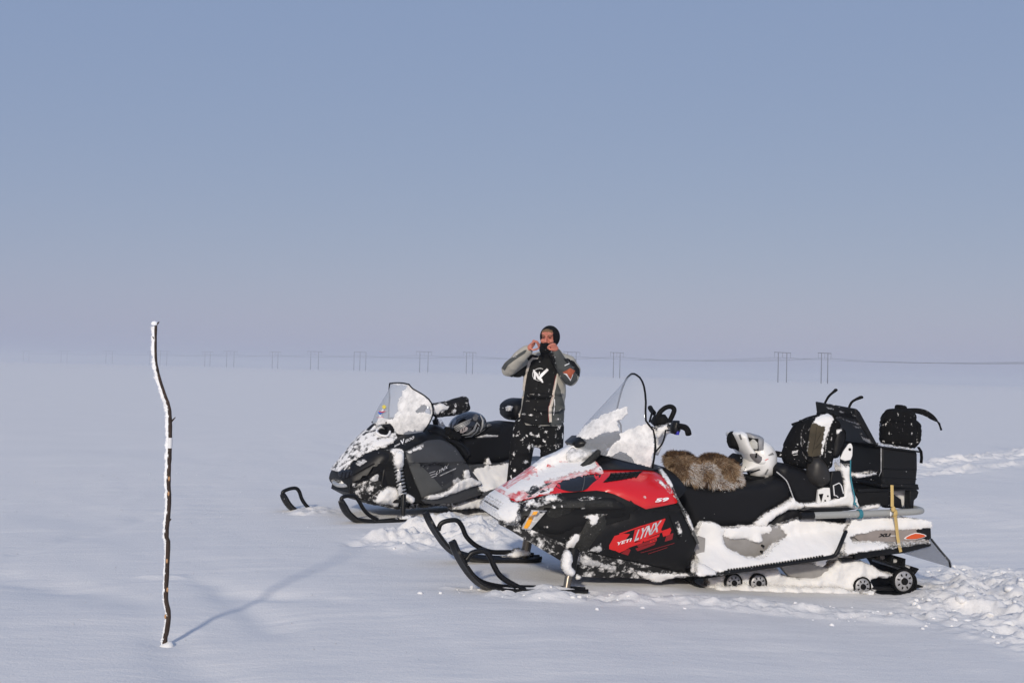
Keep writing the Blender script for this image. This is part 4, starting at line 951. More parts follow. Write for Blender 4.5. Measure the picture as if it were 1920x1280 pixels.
pdr('pack_snow', stroke([(1509, 795), (1503, 812), (1502, 832), (1505, 850), (1512, 860)], [1, 2, 2.4, 1.4, 1.6]), .006, SNOWS, ragged=.9, seed=6, lump=.003)
pdr('pack_snow', stroke([(1556, 800), (1548, 830), (1546, 858)], [1.6, 2, 2]), .006, SNOWS, ragged=.9, seed=7, lump=.003)
pdr('pack_snow', stroke([(1560, 812), (1558, 826)], 2), .006, SNOWS, ragged=.9, seed=8, lump=.003)
for q in (([(1530, 800), (1527, 826), (1522, 850)], .5), ([(1538, 812), (1530, 828)], .6), ([(1537, 830), (1526, 842)], .6)): pdr('panel_fold_shade', stroke(*q), .0085, CLOTH)  # crease shade drawn as thin dark strokes on the olive panel
pdr('side_compression_strap', stroke([(1480, 832), (1500, 838), (1514, 852)], 3), .010, CLOTH, thick=1)
pdr('webbing', stroke([(1512, 790), (1508, 812), (1508, 836), (1513, 858)], 4), .006, CLOTH, thick=1)
text_drape('lettering', 'DEWIT', (1485, 850.5), (1496, 848.5), (.6, -5), RF, pt, .006, WHTD, bp_, .04)
pdr('lettering', stroke([(1487, 853), (1495, 851.8)], .7), .006, WHTD)
tube('pull_cord', [RF.at(1508, 792, .1), RF.at(1502, 789.5, .12), RF.at(1496, 790.5, .13), RF.at(1490, 793.5, .14), RF.at(1485, 796, .14)], [.004, .004, .003, .007, .009], RUB, bp_, 6)
tube('pull_cord', [RF.at(1499, 789, .12), RF.at(1502, 788, .12), RF.at(1505, 793, .12)], [.007, .007, .006], RUB, bp_, 6)
for (x, y) in ((1540, 776), (1550, 774.5), (1560, 777), (1564, 780)):
    pillow('buckle', RF.poly([(x - 3, y - 2), (x + 3, y - 1.5), (x + 2.5, y + 3), (x - 3, y + 3)], .05), .0, .06, .005, RUB, bp_, h=.008)
hb = tube('hip_belt', [RF.at(1453, 850, .06), RF.at(1464, 852, .08), RF.at(1478, 855, .10)], .017, CLOTH, bp_, 10, flat=(.35, 1.25), up=(0, 1, 0))
pillow('belt_buckle', RF.poly(cr([(1514, 862), (1518, 858), (1523, 861), (1521, 867), (1515, 867)], 3), .2), .16, .22, .015, RUB, bp_, h=.01)

# cargo box with its lid propped open
bx = thing('cargo_box', 'black plastic cargo box with its lid tipped open on the rear rack', 'cargo box', RF.M)
N4 = lambda pts, v: [RF.at(x, y, v) for x, y in pts]
p1 = RF.at(1652, 836, .26); p2 = RF.at(1721, 845, .26); p3 = RF.at(1718, 913, .26); p4 = RF.at(1654, 912, .26)
bxp = [(p1.x, p1.z), (p2.x, p2.z), (p3.x - .005, p3.z + .012), (p3.x, p3.z), (p4.x, p4.z), (p4.x, p4.z + .012)]
slab('box_body', [(p1.x, p1.z - .006), (p2.x, p2.z - .004), (p3.x - .012, (p2.z + p3.z) / 2), (p3.x, p3.z), (p4.x, p4.z)], -.28, .26, BOXM, bx, .018, 3)
slab('box_flange', [(p3.x - .012, p3.z + .02), (p3.x - .012, p3.z - .004), (p4.x + .012, p4.z - .004), (p4.x + .012, p4.z + .02)], -.29, .268, BOXM, bx, .006)
slab('box_rim', [(p1.x + .006, p1.z), (p2.x - .012, p2.z), (p2.x - .012, p2.z - .012), (p1.x + .006, p1.z - .012)], -.29, .272, BOXM, bx, .004)
for yy in (880, 897):
    a = RF.at(1654, yy - 2, .262); b = RF.at(1718, yy + 1, .262); tube('box_rib', [a, b], .004, BOXM, bx, 6)
pillow('box_snow', rag(RF.poly([(1643, 832), (1652, 830), (1700, 838), (1718, 842), (1718, 845), (1690, 842), (1655, 836)], .24), .003, 20, 3), -.1, .262, .015, SNOWS, bx, h=.012, lump=.005)
tube('corner_seam', [RF.at(1652, 838, .262), RF.at(1652, 884, .262), RF.at(1648, 892, .255)], [.0028, .0022, .001], THIN, bx, 6)
# lid: a tray seen from its edge
LID = [(1537.5, 753), (1546, 750.5), (1575, 757), (1602, 763), (1612, 770), (1620, 784), (1644, 830), (1638, 834), (1618, 800), (1611, 794), (1580, 783), (1549, 775), (1541, 762)]
lo_ = slab('lid', RF.poly([(1602, 765), (1608, 767), (1613, 772), (1645, 831), (1637, 834), (1612, 794), (1605, 786)], .26), -.26, .26, BOXM, bx, .010, 3)
_zl = min(v.co.z for v in lo_.data.vertices)
for v in lo_.data.vertices:
    if v.co.y < 0: v.co.z += .10 * (v.co.z - _zl) * 1.3
slab('lid_rib', RF.poly([(1600, 777), (1606, 776), (1612, 787), (1607, 789)], .22), -.22, .22, BOXM, bx, .004)
slab('lid_hinge', RF.poly([(1634, 828), (1647, 830), (1646, 838), (1634, 838)], .2), -.2, .2, RUB, bx, .004)
LF = bvh([o for o in COL.objects if o.name == 'lid'][0])
def ls(pts, seed, lump=.004, off=.003): drape('lid_snow', pts, RF, LF, off, SNOWS if lump > .004 else THIN, bx, h=2, ragged=.6, seed=seed, lump=lump)
ls([(1546, 752), (1552, 751), (1572, 756), (1590, 760), (1598, 765), (1575, 761), (1550, 757)], 1, .008)
ls([(1550, 762), (1560, 764), (1568, 769), (1552, 766)], 2); ls([(1573, 769), (1585, 772), (1583, 775), (1573, 772)], 3)
ls([(1556, 777), (1580, 783), (1614, 794), (1612, 797), (1585, 788), (1557, 779)], 4); ls([(1596, 771), (1600, 776), (1605, 780), (1600, 780)], 5)
ls([(1601, 797), (1614, 800), (1615, 803), (1604, 801)], 6)
ls([(1613, 811), (1617, 817), (1624, 821), (1630, 822), (1636, 831), (1627, 829), (1618, 823)], 7)
text_drape('lettering', 'Lynx', (1593, 806), (1606, 811), (2, -5), RF, LF, .004, THIN, bx, .02)
tube('rubber_latch', [RF.at(1546, 757, -.17), RF.at(1553, 744, -.17), RF.at(1560, 737, -.17), RF.at(1566, 732, -.17)], [.008, .009, .009, .012], RUB, bx, 8, sm=2)
tube('rubber_latch', [RF.at(1590, 769, .14), RF.at(1596, 755, .14), RF.at(1604, 749, .14), RF.at(1613, 745, .14)], [.008, .009, .009, .012], RUB, bx, 8, sm=3)
for (x, y, v) in ((1567, 731, -.17), (1615, 744.5, .14)): mk('latch_knob', *ball_geo(RF.at(x, y, v), (.014, .014, .011), 10, 6), RUB, bx)
tube('latch_strap', [RF.at(1722, 838, .1), RF.at(1727, 846, .1), RF.at(1728, 858, .1), RF.at(1727, 868, .1)], .011, RUB, bx, 8, flat=(1.6, .45), up=(0, 1, 0))

# small bag on the box
sb = thing('shoulder_bag', 'small black bag with a loose strap standing on the rear cargo box', 'bag', RF.M)
SB = cr([(1655, 829), (1655, 800), (1658, 780), (1669, 768), (1690, 766), (1712, 769), (1718, 782), (1717, 800), (1717, 838), (1690, 838), (1665, 834)], 3)
bb_ = pillow('bag_body', RF.poly(SB, .08), .0, .12, .05, CLOTH, sb, h=.018, lump=.01)
pillow('side_pocket', RF.poly(cr([(1712, 790), (1720, 787), (1728, 794), (1731, 808), (1730, 822), (1724, 834), (1716, 838)], 3), .08), .0, .10, .04, CLOTH, sb, h=.018, lump=.008)
pillow('bag_flap', RF.poly(cr([(1664, 778), (1670, 768), (1690, 766), (1714, 770), (1716, 790), (1690, 795), (1662, 790)], 3), .13), .05, .135, .03, CLOTH, sb, h=.015, lump=.006)
pillow('carry_handle', RF.poly(cr([(1688, 769), (1688, 760), (1695, 759), (1703, 762), (1703, 770)], 3), .1), .02, .10, .02, CLOTH, sb, h=.012, lump=.006)
tube('shoulder_strap', [RF.at(1700, 769, .08), RF.at(1720, 770, .08), RF.at(1735, 774, .08), RF.at(1748, 782, .08), RF.at(1757, 789, .08)], [.014, .020, .022, .019, .008], CLOTH, sb, 10, flat=(.5, 1), up=(0, 1, 0), sm=4)
tube('strap_end', [RF.at(1757, 789, .08), RF.at(1761, 794, .08), RF.at(1763, 800, .08), RF.at(1765, 806, .08)], [.005, .008, .0065, .008], RUB, sb, 8)
tube('strap_end', [RF.at(1666, 772, .1), RF.at(1659, 781, .1), RF.at(1653, 789, .1), RF.at(1651, 792, .1)], [.008, .008, .009, .010], CLOTH, sb, 8)
bt_ = bvh(bb_)
for p in ([(1664, 791), (1672, 793), (1672, 794.5), (1664, 792)], [(1707, 808), (1710, 812), (1708, 816), (1706, 814)], [(1717, 808), (1719, 802), (1719, 812), (1716, 818)]): drape('bag_snow', p, RF, bt_, .012, THIN, sb, h=2)

# lashings
ys_ = thing('lashing_strap', 'yellow webbing strap tied round the grey rear bumper tube', 'strap', RF.M)
def webbing(n, pts, v, m, par, w=.0115): return tube(n, [RF.at(x, y, vv) for (x, y), vv in zip(pts, v)], w, m, par, 8, flat=(1, .22), up=(1, 0, 0))
webbing('strap_tail', [(1672.5, 909), (1673, 930), (1673, 950)], [.285, .30, .33], YEL, ys_)
webbing('strap_tail', [(1679, 968), (1681, 985), (1683, 1005), (1686, 1022), (1689, 1034)], [.32, .30, .295, .30, .305], YEL, ys_)
c = RF.at(1675, 960.5, .295); g = [c + Vector((0.003 * math.sin(a), .027 * math.cos(a), .027 * math.sin(a))) for a in np.linspace(0, 2 * math.pi, 17)[:-1]]
tube('strap_knot', g, .0145, YEL, ys_, 8, closed=True, flat=(1, .3), up=(1, 0, 0))
mk('strap_knot', *ball_geo(RF.at(1675, 954, .325), (.016, .012, .02), 10, 8), YEL, ys_)
mk('knot_frost', *ball_geo(RF.at(1670, 963, .32), (.006, .006, .016), 8, 6), SNOWS, ys_)
tr = thing('tie_rope', 'teal rope running down to a loop around the grey bumper tube', 'rope', RF.M)
tube('rope', [RF.at(x, y, v) for x, y, v in ((1595, 862, .235), (1594.5, 880, .24), (1595, 895, .245), (1598, 912, .26), (1601, 925, .27), (1603, 934, .275), (1602, 942, .28), (1608, 950, .29))], [.004, .0045, .0055, .0055, .005, .005, .006, .005], TEAL, tr, 8, sm=4)
mk('rope_knot', *ball_geo(RF.at(1603, 943.5, .28), (.014, .008, .006), 8, 6, Matrix.Rotation(.5, 3, 'Y')), TEAL, tr)
c = RF.at(1611.5, 963, .30)
for k in (-.008, 0, .008):
    tube('rope_loop', [c + Vector((k, .0265 * math.cos(a), .0265 * math.sin(a))) for a in np.linspace(0, 2 * math.pi, 17)[:-1]], .0052, TEAL, tr, 8, closed=True)

# ------------------------------------------------------------------ white helmet on the seat
wh = thing('helmet', 'white flip-up helmet with raised chin bar lying on the red snowmobile seat', 'helmet', RF.M)
HS = cr([(1378, 879), (1388, 872), (1394, 862), (1394, 845), (1404, 826), (1422, 821), (1440, 830), (1450, 845), (1452.5, 858), (1451, 874), (1444, 890), (1436, 896), (1411, 896), (1402, 885), (1384, 886)], 4)
hsp = RF.poly(HS, .0); hs = pillow('shell', hsp, -.145, .145, .14, WHT, wh, h=.014, ang=80)
CB = cr([(1372, 814), (1379, 808), (1392, 809), (1400, 830), (1412, 846), (1426, 850), (1431, 862), (1426, 874), (1413, 876), (1402, 866), (1393, 854), (1382, 838)], 4)
cb = pillow('chin_bar', RF.poly(CB, .02), -.158, .158, .10, WHT, wh, h=.012, ang=80)
pillow('chin_bar_padding', RF.poly(cr([(1365, 814), (1374, 808), (1384, 820), (1392, 848), (1379, 842), (1368, 839), (1363.5, 827)], 3), .0), -.05, .06, .045, RUB, wh, h=.012)
pillow('visor_frame', RF.poly(cr([(1394, 810.5), (1410, 813), (1425, 819), (1425, 834), (1423, 845), (1405, 842), (1400, 828)], 2), .05), -.155, .152, .06, mat('visor_grey', (.30, .30, .305), .25, var=.2, vscale=14), wh, h=.012, ang=80)
vt = bvh(bpy.data.objects[[o.name for o in COL.objects if o.name.startswith('visor_frame')][-1]])
drape('visor', [(1404, 821), (1420, 823), (1421, 842), (1407, 840)], RF, vt, .002, mat('visor_pale', (.52, .52, .49), .12), wh, h=2)
drape('visor_gasket', stroke([(1403, 820), (1421, 823), (1422, 843), (1406, 841), (1403, 820)], 1.3), RF, vt, .003, RUB, wh, h=2)
drape('visor_gasket', stroke([(1395, 811), (1404, 843), (1413, 845)], 1.5), RF, vt, .004, mat('gasket_grey', (.06, .06, .065), .4), wh, h=2)
ht = bvh(cb); h2 = bvh(hs)
drape('pivot_cover', cr([(1406, 851), (1413, 850), (1422, 852), (1427, 855), (1428, 862), (1424, 867), (1418, 866), (1411, 860)], 3), RF, ht, .004, mat('smoked_plastic', (.16, .15, .15), .25), wh, h=2, thick=1)
drape('pivot_catch', [(1416, 857), (1416.5, 850), (1418, 849), (1419, 857)], RF, ht, .008, RUB, wh, h=2, thick=1)
drape('vent', [(1385, 815), (1388.5, 814), (1392, 823), (1389, 824)], RF, ht, .003, mat('vent_grey', (.16, .16, .16), .5), wh, h=2)
drape('red_marking', stroke([(1433, 862.4), (1437, 861.4), (1441, 859.4)], [.5, 1.3, .5]), RF, h2, .003, REDD, wh, h=2)
drape('vent', [(1440, 853), (1448, 848), (1451, 852), (1441, 854)], RF, h2, .003, mat('vent_dark', (.22, .22, .21), .5), wh, h=2)
drape('vent', [(1407, 884), (1424, 878), (1426, 880), (1408, 886)], RF, h2, .003, RUB, wh, h=2)
drape('vent', [(1433, 888), (1439, 878), (1441, 879), (1436, 889)], RF, h2, .003, bpy.data.materials['vent_dark'], wh, h=2)
drape('neck_roll', [(1386, 887), (1404, 882), (1411, 896), (1390, 897)], RF, h2, .004, RUB, wh, h=2)
for q in ((1398, 876), (1396, 879.5)): drape('rivet', cr([(q[0] - 1.3, q[1]), (q[0], q[1] - 1.3), (q[0] + 1.3, q[1]), (q[0], q[1] + 1.3)], 3), RF, h2, .003, mat('rivet_grey', (.25, .25, .25), .4), wh, h=2)
for x in (1393, 1400): drape('star_marking', [(x - 2, 891), (x - .4, 890.4), (x, 888.5), (x + .6, 890.4), (x + 2.2, 891), (x + .6, 892), (x, 894), (x - .4, 892)], RF, h2, .006, WHTD, wh, h=2)
pillow('chin_opening_lining', RF.poly(cr([(1373, 872), (1384, 858), (1392, 852), (1395, 862), (1390, 870), (1378, 878)], 3), .08), -.11, .11, .05, RUB, wh, h=.014)
pillow('neck_lining', RF.poly([(1392, 890), (1436, 893), (1430, 900), (1400, 901)], .05), -.11, .10, .02, RUB, wh, h=.015)
mk('visor_screw', *ball_geo(RF.at(1431, 825, .03), (.005, .005, .005), 8, 6), RUB, wh)
pillow('chin_strap', RF.poly([(1436, 895), (1443, 893), (1444, 898), (1436, 900)], .1), .02, .1, .01, ALU, wh, h=.01)

# ------------------------------------------------------------------ fur hat on the seat
fh = thing('fur_hat', 'brown fur hat dusted with snow lying on the front of the red snowmobile seat', 'fur hat', RF.M)
lob = []
for (x, y, v, rx, ry, rz) in ((1262, 862, .04, .04, .13, .05), (1280, 872, .05, .085, .15, .08), (1285, 888, .13, .11, .10, .085), (1318, 886, .12, .095, .12, .085), (1338, 868, .04, .085, .15, .055), (1360, 880, .06, .075, .15, .065), (1345, 906, .14, .11, .09, .05), (1374, 900, .10, .05, .10, .055), (1300, 904, .12, .07, .09, .045)):
    c = RF.at(x, y, v); lob.append(ball_geo(c, (rx, ry, rz), 18, 12))
FURB = mat('fur_underhair', (.07, .040, .022), .9, var=.5, vscale=14)
fur = fuse('hat_body', lob, .012, FURB, fh, 8)
def furmat(n, c1, c2):
    m = bpy.data.materials.new(n); m.use_nodes = True; N = m.node_tree.nodes; L = m.node_tree.links; b = N['Principled BSDF']; b.inputs['Roughness'].default_value = .75; b.inputs['Specular IOR Level'].default_value = .2
    tc = N.new('ShaderNodeTexCoord'); t = N.new('ShaderNodeTexNoise'); t.inputs['Scale'].default_value = 17; t.inputs['Detail'].default_value = 3
    r = N.new('ShaderNodeValToRGB'); r.color_ramp.elements[0].position = .35; r.color_ramp.elements[1].position = .65; r.color_ramp.elements[0].color = (*c1, 1); r.color_ramp.elements[1].color = (*c2, 1)
    L.new(tc.outputs['Object'], t.inputs[0]); L.new(t.outputs[0], r.inputs[0]); L.new(r.outputs[0], b.inputs['Base Color']); return m
FURM = [furmat('fur_brown', (.13, .068, .032), (.30, .18, .09)), furmat('fur_dark', (.025, .014, .008), (.06, .034, .018)), furmat('fur_fawn', (.40, .29, .18), (.50, .39, .27)), mat('frosted_fur_tips', (.74, .72, .70), .7, spec=.2)]
me = fur.data; vs = []; fs = []; mi = []
pf = [(p.center.copy(), p.normal.copy(), p.area) for p in me.polygons]; ar = np.cumsum([a for _, _, a in pf]); ar /= ar[-1]
for k in range(42000):
    c, n_, _ = pf[int(np.searchsorted(ar, rng.random()))]
    if n_.z < -.6: continue
    c = c + Vector(rng.normal(0, .004, 3)); cl = noise.noise(c * 11)
    d = n_ + Vector(rng.normal(0, .28, 3)) + Vector((-.25, 0, -.35)) + Vector((noise.noise(c * 9), noise.noise(c * 9 + Vector((5, 5, 5))), noise.noise(c * 9 + Vector((9, 1, 3))))) * .7
    d.normalize(); ln = rng.uniform(.014, .032); s = d.cross(Vector(rng.normal(0, 1, 3))).normalized() * .0008
    q0 = c; q1 = c + d * ln * .55; q2 = c + d * ln + Vector((0, 0, -.006))
    i = len(vs); vs += [q0 - s, q0 + s, q1 + s * .8, q1 - s * .8, q2]; fs += [(i, i + 1, i + 2, i + 3), (i + 3, i + 2, i + 4)]
    top_ = n_.z > .45 and n_.y < .35; core = noise.noise(c * 7.5 + Vector((3, 7, 1))) + .55 * n_.y - .1
    r_ = rng.random(); m_ = 0
    if top_: m_ = 1 if r_ < .75 else 0
    elif core > .26: m_ = 3 if r_ < .50 else (2 if r_ < .75 else 0)
    elif core > .0: m_ = 2 if r_ < .5 else (3 if r_ < .5 else 0)
    else: m_ = 1 if r_ < .2 else (2 if r_ > .62 else 0)
    mi += [m_, m_]
fo = mk('fur', vs, fs, FURM, fh, False, recalc=False, kind='stuff'); fo.data.polygons.foreach_set('material_index', mi)

# ------------------------------------------------------------------ the black snowmobile
TB = math.radians(33); _n = ground(735, 977); _A = Matrix.Rotation(math.pi + TB, 3, 'Z'); _o = _n - _A @ Vector((0, .5, 0))
BF = Frame((_o.x, _o.y), math.pi + TB)
blk = thing('snowmobile', 'black and grey touring snowmobile with snow-caked windscreen, standing beyond the red one', 'snowmobile', BF.M)
_bb = interp([-2.4, -1.3, -.9, -.5, -.2, 0, .15, .28, .38], [.22, .26, .36, .42, .40, .33, .26, .19, .08])
_bw = interp([-2.4, -1.3, -.95, -.6, -.3, 0, .15, .28, .4], [.60, .60, .66, .76, .80, .72, .56, .44, .36])
def BV(u, w):
    wt = _bw(u); wm = min(.46, wt - .2); b = _bb(u)
    if w > wm: t = min(1, (w - wm) / (wt - wm + .03)); return max(.04, b * (1 - t ** 2.4) + .03)
    t = min(1, (wm - w) / .45); return b * (1 - .25 * t * t)
def kp(pts): return BF.poly(pts, BV)
def kskin(n, pts, off, m, **k): return skin(n, kp(pts), BV, off, m, blk, **k)
KB = cr([(634, 892, 0), (640, 872, 0), (660, 840, 0), (684, 812, 0), (705, 792, 0), (745, 782, 0), (790, 796, 0), (830, 806, .05)], 4, False)
KB = [tuple(q) for q in KB] + [(838, 824), (862, 850), (884, 884), (911, 920), (905, 926), (853, 942), (800, 944), (780, 942), (740, 950), (700, 946), (686, 938), (655, 924), (644, 912, .05), (634, 900, 0)]
both('body', kp(KB), BV, 0, BLKD, blk, h=.04, edge=.015)
kskin('front_panel', cr([(655, 876), (680, 853), (705, 843), (730, 853), (722, 874), (715, 904), (712, 920), (686, 936), (662, 926), (655, 905)], 3), .012, BLK, h=.03, edge=.012)
kskin('lower_front_panel', [(660, 905), (690, 900), (716, 902), (712, 921), (686, 938), (664, 928)], .022, BLKS, h=.03, edge=.008)
for a, b in (((660, 890), (700, 868)), ((664, 902), (712, 882))): kskin('panel_seam', stroke([a, b], 1.2), .0245, RUB, h=.02)
kskin('headlight', cr([(635, 885), (648, 880), (660, 882), (655, 892), (640, 896)], 3), .018, DKGL, h=.02, edge=.008)
for i in range(3): kskin('grille_slat', stroke([(637 + i * 7, 896 - i), (640 + i * 7, 884 - i)], 1.4), .022, BLKC, h=.02)
bmp = [BF.at(664, 904, .2), BF.at(650, 909, .12), BF.at(636, 909, .05), BF.at(629, 906, -.02), BF.at(627.5, 903.5, -.1), BF.at(634, 900, -.2)]
tube('front_bumper', bmp, .020, ALU, blk, 10, sm=4)
pillow('bumper_snow', rag(BF.poly([(630, 903), (640, 897), (655, 897), (668, 901), (664, 912), (650, 911), (634, 908)], .03), .006, 20, 3), -.12, .10, .03, SNOW, blk, h=.015, lump=.012)
kskin('console', [(728, 837), (742, 822), (757, 814), (777, 806), (790, 806), (801, 816), (797, 825), (775, 834), (757, 845), (740, 850)], .016, BLKC, h=.025, edge=.01)
text_on('lettering', 'ROTAX', (737.5, 838), (748, 832.5), (.8, -3.6), BF, BV, .019, WHTD, blk, .03)
text_on('lettering', 'V', (749.5, 834), (757, 830), (-1, -9), BF, BV, .019, WHTD, blk, .03)
text_on('lettering', '800', (757.5, 830), (774, 822), (1, -6), BF, BV, .019, WHTD, blk, .0)
kskin('side_panel', cr([(760, 848), (778, 838), (797, 827), (815, 824), (830, 825), (853, 838), (870, 862), (886, 885)], 3, False)[:] + [(900, 904), (885, 908), (850, 920), (800, 932), (790, 926), (776, 895), (764, 866)], .016, GREY, h=.03, edge=.012)
kskin('front_facet', [(762, 860), (775, 864), (786, 869), (806, 890), (828, 916), (808, 926), (790, 932), (778, 905)], .026, GREYL, h=.03, edge=.008)
kskin('lower_side_panel', [(788, 936), (820, 931), (855, 918), (899, 904), (912, 922), (880, 933), (853, 942), (820, 944), (796, 943)], .030, GREY, h=.03, edge=.008)
kskin('dark_inset', [(786, 869), (815, 864), (838, 872), (850, 884), (846, 900), (826, 912), (806, 889)], .0185, mat('dark_grey_panel', (.022, .023, .027), .5, dust=.66, dscale=24), h=.02)
kskin('decal', stroke([(792, 874), (812, 867), (832, 874), (846, 888)], 1.2), .0225, BLKC, h=.02)
text_on('lettering', 'LYNX', (814, 890.5), (836.5, 877), (3, -8.5), BF, BV, .024, SILD, blk, .035)
text_on('lettering', 'LYNX', (812.5, 891.5), (835.5, 878), (3, -9.5), BF, BV, .0225, RUB, blk, .09)
text_on('lettering', 'ADVENTURE', (822, 892), (852, 878.5), (.6, -2.2), BF, BV, .024, WHTD, blk, .03)
for i in range(3): kskin('decal', stroke([(803 + i * 2, 886 + i * 4), (814 + i * 1.5, 882.5 + i * 4)], 1), .0225, SILD, h=.02)
# snow on it
def ksnow(n, pts, off, amp, seed, lump=.012, bothside=False, edge=.012, sc=14, m=None, h=.018):
    p = rag(kp(pts), amp, sc, seed, wt=(lambda u, w: min(1, max(.0, (BV(u, w) - .10) / .08))) if bothside else None)
    if bothside: return both(n, p, BV, off, m or SNOW, blk, h=h, lump=lump, edge=edge)
    return skin(n, p, BV, off, m or SNOW, blk, h=h, lump=lump, lscale=20, edge=edge)
ksnow('hood_snow', [(632, 884, 0), (642, 862, 0), (660, 837, 0), (684, 811, 0), (700, 796, 0), (730, 800, 0), (742, 812), (746, 822), (732, 832), (718, 838), (700, 843), (681, 851), (662, 865), (650, 876), (640, 884)], .016, .012, 3, .012, True, .012, m=SNOWB, h=.014)
ksnow('hood_snow', [(640, 876, .02), (652, 860, .05), (672, 842, .08), (692, 828), (712, 820), (738, 820), (743, 824), (728, 833), (706, 838), (684, 848), (664, 862), (648, 876)], .030, .010, 33, .010)
ksnow('snow_crust', [(720, 842), (740, 838), (758, 845), (752, 858), (742, 864), (734, 852)], .035, .010, 4)
ksnow('snow_crust', [(760, 846), (776, 838), (792, 832), (793, 839), (778, 845), (766, 849)], .03, .006, 5)
ksnow('snow_crust', [(668, 868), (690, 856), (698, 858), (682, 868), (670, 876)], .02, .008, 6, m=THIN)
ksnow('snow_crust', [(684, 916), (702, 905), (708, 905), (700, 912), (690, 917)], .028, .004, 7)
ksnow('snow_crust', [(690, 900), (704, 886), (712, 888), (708, 902), (694, 904)], .02, .012, 8, m=THIN)
ksnow('ledge_snow', [(790, 934), (800, 927), (820, 924), (838, 916), (852, 904), (872, 894), (880, 893), (899, 902), (898, 907), (870, 916), (845, 925), (820, 934), (800, 936)], .065, .006, 9, .016, edge=.03)
ksnow('snow_crust', [(864, 886), (869, 878), (876, 880), (880, 892), (874, 902), (866, 896)], .05, .006, 10, .012, edge=.02)
ksnow('snow_crust', [(846, 900), (856, 894), (866, 900), (860, 910), (848, 912)], .03, .010, 11, m=THIN)
ksnow('snow_crust', [(828, 786, .1), (838, 800, .1), (846, 814, .15), (838, 816, .15), (826, 804, .1)], .06, .006, 12)
# front suspension
tube('shock', [BF.at(744, 862, .36), BF.at(756, 936, .44)], .018, BLKC, blk, 10)
a = BF.at(746, 872, .37); b = BF.at(755, 930, .435); coil = []
for i in range(97):
    t = i / 96; q = a.lerp(b, t); an = t * 2 * math.pi * 9; ax = (b - a).normalized(); n1 = ax.orthogonal().normalized(); n2 = ax.cross(n1)
    coil.append(q + (n1 * math.cos(an) + n2 * math.sin(an)) * .034)
tube('spring', coil, .0075, ALU, blk, 6)
pillow('shock_snow', rag(BF.poly(cr([(738, 848), (752, 846), (756, 862), (754, 876), (744, 880), (736, 866)], 3), .38), .008, 18, 3), .3, .44, .05, SNOW, blk, h=.015, lump=.016)
for (x0, y0, x1, y1, r) in ((747, 884, 755, 900, .03), (750, 908, 757, 930, .028)):
    mk('spring_snow', *ball_geo(BF.at((x0 + x1) / 2 - 3, (y0 + y1) / 2, .44), (.02, .02, .05), 10, 8), THIN, blk)
tube('spindle', [BF.at(757, 926, .47), BF.at(756, 950, .49), BF.at(756, 972, .5)], .020, BLKC, blk, 10)
tube('control_arm', [BF.at(700, 938, .1), BF.at(730, 940, .35), BF.at(760, 938, .46)], .016, BLKD, blk, 8)
tube('control_arm', [BF.at(780, 938, .2), BF.at(770, 938, .4), BF.at(760, 936, .46)], .016, ALU, blk, 8)
slab('wheel_well', BF.poly([(722, 880), (740, 868), (758, 862), (776, 900), (784, 934), (760, 940), (716, 922)], .36), .2, .33, BLKC, blk, .01)
pillow('arm_snow', rag(BF.poly(cr([(712, 926), (730, 912), (748, 916), (752, 934), (748, 950), (730, 946), (706, 942)], 3), .38), .010, 16, 5), .2, .40, .05, SNOW, blk, h=.018, lump=.018)
pillow('arm_snow', rag(BF.poly(cr([(756, 930), (766, 926), (778, 934), (772, 944), (764, 940)], 3), .46), .006, 20, 6), .38, .49, .03, SNOW, blk, h=.014, lump=.012)
pillow('belly_snow', rag(BF.poly([(684, 938), (716, 935), (740, 944), (758, 946), (800, 945), (850, 944), (852, 948), (790, 952), (748, 956), (700, 946)], .32), .010, 16, 7), .1, .34, .04, BLKS, blk, h=.02, lump=.01)
K1 = [(639, 937), (643, 948), (649, 959), (657, 967), (668, 974), (690, 978), (712, 979), (735, 977), (770, 973)]
K1L = [(642, 946), (640, 936), (644, 931), (655, 929), (666, 930), (673, 939), (681, 953), (692, 965), (708, 974)]
k1 = ski(BF, .5, None, K1, K1L, blk, BLKC, w=.07)
pillow('ski_snow', rag(BF.poly([(742, 973), (750, 966), (766, 964), (774, 972), (756, 975)], .5), .005, 20, 2), .44, .56, .03, SNOW, k1, h=.012, lump=.01)
K2 = [(529.5, 925), (533, 934), (539, 944), (548, 953), (560, 959), (585, 961), (640, 958), (680, 955)]
K2L = [(531, 930), (530, 923), (535, 919), (545, 915.5), (555, 915), (561, 921), (566, 935), (574, 947), (585, 957)]
k2 = ski(BF, -.5, None, K2, K2L, blk, BLKC, w=.07)
# screen
kc = [(700, 803), (703, 792), (708, 780), (716, 766), (726, 750), (736, 735), (743, 724), (750, 717.6)]
ke = [(794, 809, .34), (806, 791, .40), (812, 775, .43), (811, 761, .42), (804, 748, .38), (789, 737, .31), (774, 728.5, .23), (767, 720.5, .19)]
kws, _ = screen(BF, kc, ke, 2.0, blk, GLK, RUB, dip=.05)
kt = bvh(kws)
def kdr(n, pts, off, m, **k): return drape(n, pts, BF, kt, off, m, blk, h=2.2, **k)
kdr('screen_snow', [(736, 786), (746, 768), (748, 752), (756, 734), (765, 722), (772, 728), (788, 738), (803, 749), (808, 764), (800, 760), (790, 758), (776, 770), (784, 774), (796, 772), (810, 776), (805, 790), (793, 808), (776, 806), (764, 808), (746, 816), (741, 808), (735, 797), (722, 794), (704, 798), (702, 794), (716, 786)], .003, FROST, lump=.0015, ragged=3, seed=3)
kdr('screen_snow', [(708, 786), (716, 768), (720, 766), (716, 780), (722, 784), (716, 790), (706, 794)], .002, FROST, ragged=1.5, seed=5)
kdr('screen_snow', stroke([(738, 720), (764, 722), (790, 740), (806, 756), (810, 776)], 3), .002, FROST, ragged=1.5, seed=6)
